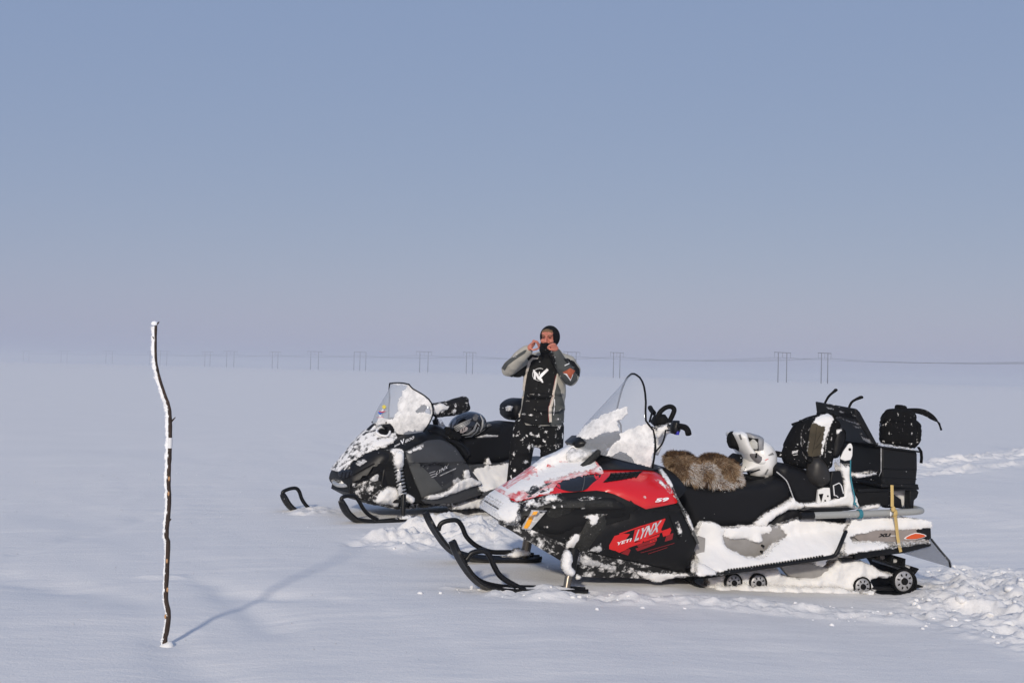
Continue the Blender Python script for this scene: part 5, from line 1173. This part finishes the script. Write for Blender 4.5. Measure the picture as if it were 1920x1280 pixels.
YELD = mat('yellow_sticker', (.75, .6, .08), .5); BLUD = mat('blue_sticker', (.03, .14, .55), .5)
kdr('sticker', [(722 + (4.6 if k % 2 else 2.9) * math.cos(k * math.pi / 8), 764 + (4.4 if k % 2 else 2.8) * math.sin(k * math.pi / 8)) for k in range(16)], .0135, YELD)
kdr('sticker', [(710, 774), (715, 772.5), (720, 774), (714.5, 778.5)], .0135, BLUD); kdr('sticker', [(712.5, 771), (716, 773), (727, 771.5), (720, 774.5), (714, 774.5)], .0145, REDD)
P_ = text_drape('sticker', 'LAPLAND', (706, 783), (719, 782.2), (.2, -1.6), BF, kt, .0135, REDD, blk)
for (x, y) in ((698, 791), (703, 796), (724, 792)):
    d = (BF.R @ ray(x, y)).normalized(); hh = kt.ray_cast(BF.o, d)
    if hh[0] is not None: mk('screen_screw', *ball_geo(hh[0] - d * .006, (.008, .008, .008), 8, 6), RUB, blk)
kskin('air_intake', cr([(708, 808), (716, 802), (726, 802), (729, 808), (724, 814), (714, 814)], 3), .045, RUB, h=.02, edge=.01)
tube('intake_rim', cr([BF.on(x, y, lambda u, w: BV(u, w) + .05) for x, y in ((706, 808), (716, 800), (728, 801), (731, 810), (725, 817), (712, 815))], 4, True), .010, SNOW, blk, 8, closed=True)
pillow('screen_bracket', BF.poly([(718, 796), (732, 794), (741, 800), (741, 812), (748, 818), (742, 824), (728, 816), (726, 804)], .18), .1, .2, .02, BLKC, blk, h=.015)
# handlebar muff, dash
pillow('handlebar_muff', rag(BF.poly(cr([(812, 758), (830, 754), (850, 749), (870, 743), (877, 745), (879, 757), (882, 768), (870, 774), (853, 779), (836, 781), (820, 782), (812, 772)], 3), .32), .003, 20, 4), .2, .38, .07, mat('snowy_black_nylon', (.009, .009, .01), .8, spec=.2, dust=.56, dscale=16, dsoft=.08, bump=.4), blk, h=.018, lump=.01)
pillow('muff_snow', rag(BF.poly([(812, 758), (830, 756), (838, 760), (846, 758), (840, 768), (826, 772), (822, 780), (813, 774)], .38), .010, 18, 5), .33, .39, .02, SNOW, blk, h=.014, lump=.012)
pillow('handlebar_muff', BF.poly(cr([(812, 758), (830, 754), (850, 749), (860, 760), (853, 779), (836, 781), (812, 772)], 3), .32), -.38, -.2, .07, CLOTH, blk, h=.03)
pillow('dash', BF.poly(cr([(800, 812), (806, 800), (818, 796), (834, 804), (850, 818), (870, 830), (884, 850), (870, 862), (850, 838), (826, 826)], 3), .2), -.2, .24, .05, BLKC, blk, h=.025)
tube('handlebar', [BF.at(815, 790, 0), BF.at(820, 776, .2), BF.at(850, 764, .3)], .014, BLKC, blk, 8)
tube('steering_post', [BF.at(820, 806, 0), BF.at(816, 786, 0)], .03, BLKC, blk, 8)
pillow('glove', rag(BF.poly([(831, 812), (842, 800), (850, 808), (862, 812), (866, 820), (858, 828), (840, 824)], .22), .004, 20, 9), .12, .26, .04, CLOTH, blk, h=.015, lump=.012)
# seat, backrest, rear
KS = cr([(846, 830), (872, 822), (895, 816), (906, 802), (926, 794), (948, 794), (970, 791), (990, 795), (1002, 806), (1002, 830), (990, 850), (952, 866), (900, 874), (884, 876), (866, 856)], 3)
pillow('seat', BF.poly(KS, .2), -.2, .2, .07, SEATM, blk, h=.03)
pillow('seat_step', BF.poly(cr([(900, 812), (910, 800), (928, 794), (946, 796), (940, 810), (936, 818), (915, 816)], 3), .15), -.17, .205, .05, SEATM, blk, h=.025)
pillow('seat_snow', rag(BF.poly([(894, 820), (912, 814), (934, 816), (932, 819), (912, 820)], .2), .004, 20, 2), .1, .21, .01, THIN, blk, h=.014)
pillow('backrest', BF.poly(cr([(948, 768), (951, 756), (960, 749), (974, 746), (986, 752), (990, 775), (980, 786), (965, 788), (952, 781)], 3), 0), -.16, .16, .06, SEATM, blk, h=.02)
pillow('backrest_snow', rag(BF.poly([(954, 764), (958, 760), (963, 762), (960, 770), (955, 770)], .17), .005, 20, 4), .1, .17, .01, THIN, blk, h=.012)
tube('backrest_post', [BF.at(972, 786, 0), BF.at(970, 800, 0)], .03, BLKC, blk, 8)
slab('tunnel', BF.poly([(880, 872), (1060, 862), (1100, 866), (1100, 892), (960, 918), (890, 926)], .25), -.25, .25, GREY, blk, .01)
_e0 = BF.at(912, 924, .42); _e1 = BF.at(1060, 890, .42)
_ke = interp([_e1.x, _e0.x], [_e1.z, _e0.z])
KBRD = lambda u, w: max(.255, .41 - max(0, w - _ke(u)) * .9)
slab('running_board', [(_e0.x, _e0.z - .02), (_e1.x, _e1.z - .02), (_e1.x, _e1.z + .01), (_e0.x, _e0.z + .01)], .24, .42, BLKC, blk, .004)
skin('board_snow', rag(BF.poly([(900, 922), (885, 888), (890, 878), (908, 874), (914, 868), (918, 872), (950, 868), (1000, 864), (1050, 860), (1060, 892), (960, 910), (920, 922)], KBRD), .006, 14, 5), KBRD, .015, SNOWS, blk, thick=.05, h=.02, lump=.02, lscale=10, edge=.012)
pillow('seat_snow', rag(BF.poly([(908, 874), (911, 860), (916, 856), (922, 870), (924, 876)], .22), .004, 20, 8), .18, .24, .015, SNOWS, blk, h=.012, lump=.008)
slab('side_rail', BF.poly([(904, 926), (920, 918), (960, 908), (1060, 886), (1060, 894), (960, 922), (915, 934)], .42), .40, .43, GREY, blk, .006)
BK = [(830, 944), (900, 922), (980, 908), (1090, 892), (1110, 900), (1112, 918), (1090, 924), (980, 936), (900, 948), (860, 952)]
bp2 = cr([BF.at(x, y, .22) for x, y in BK], 4, True); n = len(bp2); vs = []; fs = []
for i, p in enumerate(bp2):
    t = (bp2[(i + 1) % n] - bp2[i - 1]).normalized(); nn = Vector((-t.z, 0, t.x))
    for s, k in ((.22, 0), (.22, .02), (-.22, .02), (-.22, 0)): vs.append(Vector((p.x, s, p.z)) + nn * k)
for i in range(n):
    j = (i + 1) % n
    for k in range(4): l = (k + 1) % 4; fs.append((i * 4 + k, i * 4 + l, j * 4 + l, j * 4 + k))
mk('track', vs, fs, RUB, blk, ang=50)
def kwheel(x, y, r):
    c = BF.at(x, y, .26); t = bpy.data.objects.new('wheel', None); COL.objects.link(t); t.parent = blk
    mk('tyre', *disc_geo(c, [(r * .8, -.03), (r, -.028), (r, 0), (r * .86, .004), (r * .82, -.004)]), RUB, t); mk('rim', *disc_geo(c, [(r * .84, -.025), (r * .84, -.004), (r * .6, .003), (r * .3, .006)]), SIL, t)
for q in ((907, 936, .055), (931, 930, .055)): kwheel(*q)
pillow('track_snow', rag(BF.poly([(850, 946), (890, 934), (930, 936), (980, 930), (980, 942), (900, 954), (850, 956)], .28), .008, 16, 6), .15, .29, .03, SNOW, blk, h=.02, lump=.016)
# helmet on the black seat
kh = thing('helmet', 'black and silver motocross style helmet lying on the black snowmobile seat', 'helmet', BF.M)
KH = cr([(845, 802), (848, 790), (857, 780), (870, 773), (884, 771), (897, 774), (905, 782), (908, 793), (906, 806), (898, 812), (886, 818), (870, 822), (856, 816)], 4)
khs = pillow('shell', BF.poly(KH, .14), .0, .28, .135, mat('black_gloss', (.008, .008, .009), .15, spec=.6, coat=.8), kh, h=.012, ang=80)
k2t = bvh(khs)
SG = mat('silver_grey_print', (.28, .285, .29), .35, var=.1); 
def hd(n, p, m, off=.003): return drape(n, p, BF, k2t, off, m, kh, h=2)
hd('stripe', [(847, 797), (850, 789), (855, 783), (856, 790), (851, 797), (848, 802)], mat('pale_blue_print', (.32, .36, .42), .3))
for k in range(4): hd('stripe', stroke([(851 + k * 1.5, 801 + k * 2.4), (864 + k * 1.5, 794 + k * 2.0), (884 - k, 785 + k * 2.6)], [1.8, 2.0, .6]), SG)
hd('stripe', stroke([(866, 815), (878, 813), (888, 806), (892, 797), (894, 792), (899, 798)], [2, 3.4, 3.6, 3.4, 2.6, 2]), SG)
hd('stripe', stroke([(872, 819), (884, 817), (893, 809), (897, 800)], [1.6, 2.6, 2.6, 2]), SG)
hd('stripe', stroke([(900, 778), (905, 788), (904, 800), (900, 808)], [1.5, 3, 3, 1.5]), mat('dirty_white_print', (.45, .44, .42), .4, dust=.6, dscale=60))
hd('badge', [(862, 806), (872, 799), (877, 801), (876, 806), (868, 811), (863, 811)], mat('pink_grey_print', (.42, .38, .38), .4, var=.3, vscale=90))
text_drape('lettering', '17', (866, 809), (874, 804), (.5, -5), BF, k2t, .005, RUB, kh, .05)
hd('stripe', stroke([(850, 792), (860, 784), (876, 779)], [.6, 1.4, .8]), SG)
hd('vent', cr([(886, 780), (892, 776), (896, 780), (894, 788), (888, 788)], 3), mat('mottled_grey', (.10, .10, .10), .5, dust=.6, dscale=70))
pillow('helmet_edge', BF.poly(cr([(905, 795), (912, 793), (918, 796), (912, 800), (905, 802)], 3), .14), .08, .2, .02, mat('lining_grey', (.10, .10, .105), .8, dust=.58, dscale=50), kh, h=.012)

# ------------------------------------------------------------------ the person
mx = ray(1020, 800); mY = 9.55; MF = Frame((mx.x / mx.y * mY, mY), 0)
per = thing('person', 'person in grey and black jacket tugging at a black balaclava behind the red snowmobile', 'person', MF.M)
def m(x, y, d=0): return MF.at(x, y, d)
HY = math.radians(-20)                          # head turned a little to the picture's left
hc = m(1030, 638, 0); HR = Matrix.Rotation(HY, 3, 'Z') @ Matrix.Rotation(math.radians(-4), 3, 'X')
def hp(x, y, z): return hc + HR @ Vector((x, y, z))
def hb(x, y, z, rx, ry, rz, n=18, k=12): return ball_geo(hp(x, y, z), (rx, ry, rz), n, k, HR)
SHL = m(983, 681, .02); SHR = m(1066, 681, .02)  # shoulders (picture left / right)
ELL = m(950, 695, -.10); ELR = m(1071, 707, -.10); WRL = m(990, 658, -.23); WRR = m(1041, 661, -.20)
HIPL = m(990, 800, .01); HIPR = m(1038, 800, .01); KNL = m(980, 872, -.05); KNR = m(1024, 868, .0); FTL = m(972, 945, .0); FTR = m(1018, 945, .06)
ZF = gz(MF.M.translation.x, mY)
for p in (FTL, FTR): p.z = ZF + .02
def finger(pts, r=.0076): return limb_geo(pts, [r, r * .95, r * .9, r * .8][:len(pts)], 10)
body = [hb(0, .012, .028, .074, .092, .088), hb(0, -.030, -.052, .056, .062, .058), limb_geo([hp(-.03, -.078, .034), hp(.03, -.078, .034)], [.012, .012], 10), limb_geo([hp(0, -.090, .018), hp(0, -.110, -.022)], [.0075, .0135], 10),
        hb(-.011, -.098, -.026, .008, .010, .008), hb(.011, -.098, -.026, .008, .010, .008), hb(-.036, -.066, -.014, .026, .024, .022), hb(.036, -.066, -.014, .026, .024, .022), hb(0, -.083, -.055, .024, .014, .012), hb(0, -.064, -.088, .024, .02, .018),
        hb(0, -.060, .055, .056, .034, .036), hb(-.068, .012, 0, .010, .018, .030), hb(.068, .012, 0, .010, .018, .030),
        limb_geo([hp(0, .012, -.06), m(1027, 680, .03)], [.052, .062]),
        limb_geo([m(1026, 690, .03), m(1024, 740, .03), m(1018, 800, .03)], [.12, .13, .13], ell=(.75, 1.15), up=(0, 1, 0)),
        limb_geo([SHL, m(968, 692, -.03), m(957, 691, -.08), m(963, 683, -.13), m(976, 669, -.18), WRL], [.045, .035, .03, .03, .028, .025]), limb_geo([SHR, m(1069, 696, -.03), m(1068, 707, -.09), m(1061, 696, -.13), m(1052, 680, -.165), WRR], [.045, .035, .03, .03, .028, .025]),
        limb_geo([HIPL, KNL, FTL], [.075, .055, .04]), limb_geo([HIPR, KNR, FTR], [.075, .055, .04]),
        limb_geo([SHL, m(1026, 676, .03), SHR], [.05, .06, .05])]
# hand on the picture's left: palm side on, fingers arched to pinch the cloth
body += [limb_geo([WRL, m(994, 650, -.25), m(999, 645, -.255)], [.026, .031, .027], 12, ell=(1, .75), up=(0, 1, 0))]
for k, (dv, kx, ky, tx, ty) in enumerate(((-.034, 1001, 641, 1010.5, 651.5), (-.012, 1002.5, 639.5, 1012, 648.5), (.010, 1002, 638.5, 1012, 645.5), (.030, 1000, 638, 1009, 643))):
    body.append(finger([m(997, 645, -.255 + dv), m(kx, ky - .5, -.262 + dv), m(kx + 5.5, ky + 1.5, -.265 + dv * .7), m(tx, ty, -.25 + dv * .4)]))
body.append(finger([m(994, 653, -.275), m(1000, 656, -.285), m(1006, 654.5, -.275), m(1010, 652.5, -.262)], .0100))
# hand on the picture's right: back of the hand to the camera, fingers curled in
body += [limb_geo([WRR, m(1041, 654, -.225), m(1038, 649, -.235)], [.026, .032, .030], 12, ell=(.75, 1), up=(0, 1, 0))]
for k, (dx, dy) in enumerate(((-6, 2.2), (-2.6, -.8), (1.4, -2.4), (5.2, -1.6))):
    body.append(finger([m(1039 + dx * .5, 649 + dy * .4, -.245), m(1035 + dx, 646 + dy, -.258), m(1031 + dx * .7, 648.5 + dy, -.256), m(1029.5 + dx * .4, 652 + dy * .6, -.240)]))
body.append(finger([m(1037, 656, -.245), m(1032, 655, -.255), m(1028, 652.5, -.245)], .0100))
bo = fuse('body', body, .0038, SKIN, per, 5)
for s in (-1, 1):
    mk('eye', *merge([ball_geo(hp(s * .030, -.0825, .016), (.0145, .006, .0045), 12, 6, HR)]), EYEL, per)
    mk('eyebrow', *limb_geo([hp(s * .016, -.0905, .032), hp(s * .032, -.088, .038), hp(s * .046, -.078, .034)], [.004, .0045, .003], 8), HAIR, per)
# balaclava: hood with a face opening, mask pulled under the nose
bal = [hb(0, .014, .034, .090, .106, .102, 24, 16), hb(0, -.026, -.05, .074, .078, .074), limb_geo([hp(0, .0, -.05), hp(0, -.005, -.10), m(1027, 672, .02)], [.072, .070, .085]), hb(0, -.062, -.062, .050, .046, .032), limb_geo([hp(-.05, -.05, -.06), hp(0, -.084, -.056), hp(.05, -.05, -.06)], [.03, .034, .03]), limb_geo([hp(-.03, -.06, -.09), hp(.03, -.06, -.09)], [.04, .04])]
bo2 = fuse('balaclava', bal, .006, BAL, per, 4)
bm = bmesh.new(); bm.from_mesh(bo2.data); HRi = HR.inverted(); kill = []
for f in bm.faces:
    q = HRi @ (f.calc_center_median() - hc)
    lim = .058 * math.sqrt(max(0, 1 - ((q.z - .018) / .066) ** 2)) if -.048 < q.z < .084 else 0
    lo = -.036 + .10 * abs(q.x) 
    if q.y < -.02 and abs(q.x) < max(lim, .046 if lo < q.z < .02 else 0) and lo < q.z: kill.append(f)
bmesh.ops.delete(bm, geom=kill, context='FACES'); bm.to_mesh(bo2.data); bm.free()
so = bo2.modifiers.new('thickness', 'SOLIDIFY'); so.thickness = .007; so.offset = -1
hr = []
for i in range(70):
    x = random.uniform(-.046, .046); z0 = .086 - 6 * x * x + random.uniform(-.004, .006); ln = random.uniform(.012, .024)
    y0 = -.080 + abs(x) * .45
    hr.append(tube_geo([hp(x, y0 - .004, z0), hp(x + random.uniform(-.006, .008), y0 - .017, z0 - ln * .5), hp(x + random.uniform(-.010, .014), y0 - .018, z0 - ln)], [.004, .0036, .0012], 5))
mk('hair', *merge(hr), HAIR, per)
# trousers
tr_ = [limb_geo([m(1015, 778, .02), m(1014, 805, .02)], [.175, .165], 20, ell=(.72, 1.05), up=(0, 1, 0)),
       limb_geo([m(985, 800, .02), m(979, 835, -.02), m(974, 872, -.05), m(969, 915, -.01), FTL], [.108, .108, .100, .098, .09], 16), limb_geo([m(1036, 800, .02), m(1035, 835, .0), m(1031, 868, .01), m(1025, 915, .04), FTR], [.105, .103, .090, .086, .085], 16)]
for (x, y, d, r) in ((979, 848, -.10, .05), (972, 896, -.09, .045), (1030, 850, -.07, .05), (1024, 890, -.05, .045)): tr_.append(ball_geo(m(x, y, d), (.09, .05, .03), 12, 8))
to = fuse('trousers', tr_, .010, TRO, per, 6)
bt2 = [limb_geo([m(974, 930, -.01), Vector((FTL.x, FTL.y, ZF - .02)), Vector((FTL.x - .03, FTL.y - .16, ZF - .03))], [.085, .075, .05]), limb_geo([m(1020, 930, .05), Vector((FTR.x, FTR.y, ZF - .02)), Vector((FTR.x + .03, FTR.y - .16, ZF - .03))], [.085, .075, .05])]
fuse('boots', bt2, .012, RUB, per, 4)
# jacket
jk = [tube_geo([m(1021, 676, .03), m(1021, 690, .02), m(1021, 705, .02), m(1021, 735, .01), m(1018, 762, .01), m(1015.5, 786, .01), m(1015, 797, .01)], [.12, .162, .172, .176, .178, .186, .180], 24, False, (.74, 1.10), (0, 1, 0)),
      limb_geo([m(990, 682, .03), m(1026, 673, .04), m(1062, 684, .03)], [.085, .09, .095], 14), limb_geo([m(1028, 672, .03), m(1027, 664, .02)], [.088, .078], 14),
      limb_geo([m(986, 684, .02), m(968, 692, -.03), m(955, 692, -.08), m(962, 684, -.13), m(976, 669, -.18), m(988, 658, -.215)], [.085, .078, .073, .066, .060, .052], 16),
      limb_geo([m(1064, 684, .03), m(1071, 696, -.03), m(1070, 708, -.09), m(1062, 697, -.13), m(1052, 680, -.165), m(1043, 664, -.19)], [.090, .084, .078, .070, .062, .055], 16)]
for (x, y, d, rx, ry) in ((1012, 742, -.13, .12, .02), (1026, 768, -.13, .13, .02), (1046, 736, -.10, .05, .02), (1050, 764, -.10, .05, .02), (962, 689, -.15, .05, .018), (974, 677, -.20, .04, .016), (1060, 704, -.155, .05, .018), (1056, 690, -.19, .045, .016)):
    jk.append(ball_geo(m(x, y, d), (rx, .028, ry), 12, 8))
jo = fuse('jacket', jk, .0075, JKT, per, 5)
cn = [(v_.co.copy(), v_.normal.copy()) for v_ in jo.data.vertices]
for v_, (c, n_) in zip(jo.data.vertices, cn):
    k_ = noise.noise(Vector((c.x * 9, c.y * 9, c.z * 16))) * .008 + noise.noise(c * 24) * .003; v_.co = c + n_ * k_
jt = bvh(jo)
def jd(n, pts, off, mt, sm_=0, **k): return drape(n, cr(pts, sm_) if sm_ else pts, MF, jt, off, mt, per, h=2.5, **k)
jd('chest_panel', [(1008, 672), (1020, 664), (1036, 664), (1044, 680), (1046, 700), (1042, 720), (1038, 745), (1034, 775), (1032, 798), (1015, 799), (1000, 797), (974, 789), (979, 765), (984, 735), (987, 705), (990, 688), (998, 676)], .004, JKB, thick=1)
jd('collar', [(1010, 668), (1020, 661), (1038, 662), (1042, 676), (1036, 690), (1028, 694), (1016, 690), (1010, 682)], .008, JKB, thick=1)
jd('shoulder_yoke', [(988, 672), (996, 664), (1010, 668), (1004, 676), (994, 680)], .005, JKB, thick=1)
jd('shoulder_yoke', [(1056, 673), (1064, 672), (1076, 678), (1086, 692), (1086, 706), (1080, 702), (1074, 688), (1062, 680)], .005, JKB, thick=1)
jd('sleeve_panel', [(941, 690), (946, 682), (956, 673), (970, 665), (984, 656), (988, 656), (984, 662), (966, 674), (952, 685), (947, 694)], .004, JKD, thick=1)
jd('sleeve_panel', [(1030, 660), (1040, 653), (1048, 655), (1058, 670), (1070, 684), (1082, 698), (1082, 712), (1070, 722), (1060, 718), (1050, 706), (1044, 692), (1036, 676)], .004, JKD, thick=1)
jd('sleeve_underside', [(956, 705), (966, 700), (982, 688), (988, 684), (986, 700), (978, 708), (966, 708)], .004, JKB, thick=1)
jd('side_panel', [(1040, 740), (1044, 716), (1050, 730), (1056, 752), (1060, 775), (1060, 800), (1032, 798), (1036, 765)], .004, JKD, thick=1)
jd('piping', stroke([(1009, 672), (999, 672.5), (993, 678), (988, 694), (985, 714), (981.5, 738), (975.5, 758), (972, 770), (973, 784)], [2, 4, 5, 4.6, 3.6, 3, 3.6, 4.6, 4.6]), .009, STR, thick=1)
jd('piping', stroke([(1045, 700), (1041, 718), (1037, 742), (1031.5, 764), (1031, 778), (1032, 791)], [2, 4, 5, 5.6, 5.2, 4.6]), .009, STR, thick=1)
jd('piping', stroke([(1039, 748), (1039.5, 764), (1037, 778)], [1.4, 1.4, 1]), .009, WHTD)
jd('piping', stroke([(1041, 704), (1036, 742), (1028, 765), (1028, 790)], .7), .0095, REDK)
for q_, w_ in (([(1001.5, 693), (1003.5, 702), (1003.5, 711)], [2.5, 3.6, 4]), ([(1003, 696), (1007, 702), (1011, 710)], [2, 4.2, 4]), ([(1010, 711), (1016, 703), (1027, 692)], [4, 5.5, 4.5]), ([(1011, 708), (1015, 712), (1018, 717)], [4, 4.5, 2.5]), ([(1012, 697), (1011, 703)], [1.2, 1.6])): jd('chest_emblem', stroke(q_, w_), .0095, WHTD)
jd('chest_emblem', stroke([(1012 + 13 * math.cos(a), 702 + 11.5 * math.sin(a)) for a in np.linspace(1.2, 5.2, 18)], .8), .009, WHTD)
jd('arm_patch', [(1055, 697), (1068, 690), (1077, 695), (1074, 700), (1069.5, 713), (1062, 702)], .0085, ORP)
jd('arm_patch', stroke([(1057, 699), (1062, 701), (1069.5, 712), (1073, 701)], [.5, 2.6, 2.4, 1]), .010, WHTD)
jd('arm_stripe', stroke([(1058, 685), (1066, 681.5)], 1.8), .009, WHTD)
jd('front_zip', stroke([(1014, 692), (1008, 730), (1004, 765), (1003, 790)], .8), .009, RUB)
for i, q in enumerate(((1006, 728, 4), (1010, 741, 3), (990, 752, 4), (1009, 753, 3), (996, 778, 7), (984, 776, 5), (1044, 786, 7), (1054, 790, 5), (1038, 666, 4), (1046, 668, 4), (970, 665, 3), (966, 669, 4), (1008, 781, 4))):
    jd('snow_fleck', [(q[0] - q[2], q[1]), (q[0], q[1] - q[2] * .35), (q[0] + q[2] * .9, q[1] - .3), (q[0] + .4, q[1] + q[2] * .35)], .008, SNOWS, ragged=1.1, seed=i, lump=.004)
tt = bvh(to)
for i, q in enumerate(((992, 838, 3, 10), (985, 866, 7, 4), (998, 836, 3, 6), (986, 884, 5, 5), (1012, 836, 8, 2), (1042, 836, 2, 7), (1008, 850, 4, 3), (1042, 815, 2, 6), (964, 850, 3, 2), (1024, 834, 5, 1.6))):
    drape('snow_fleck', [(q[0] - q[2], q[1]), (q[0], q[1] - q[3]), (q[0] + q[2] * .9, q[1] - .3), (q[0] + .4, q[1] + q[3])], MF, tt, .006, THIN if i % 2 else SNOWS, per, h=2, ragged=1.5, seed=i, lump=.004)
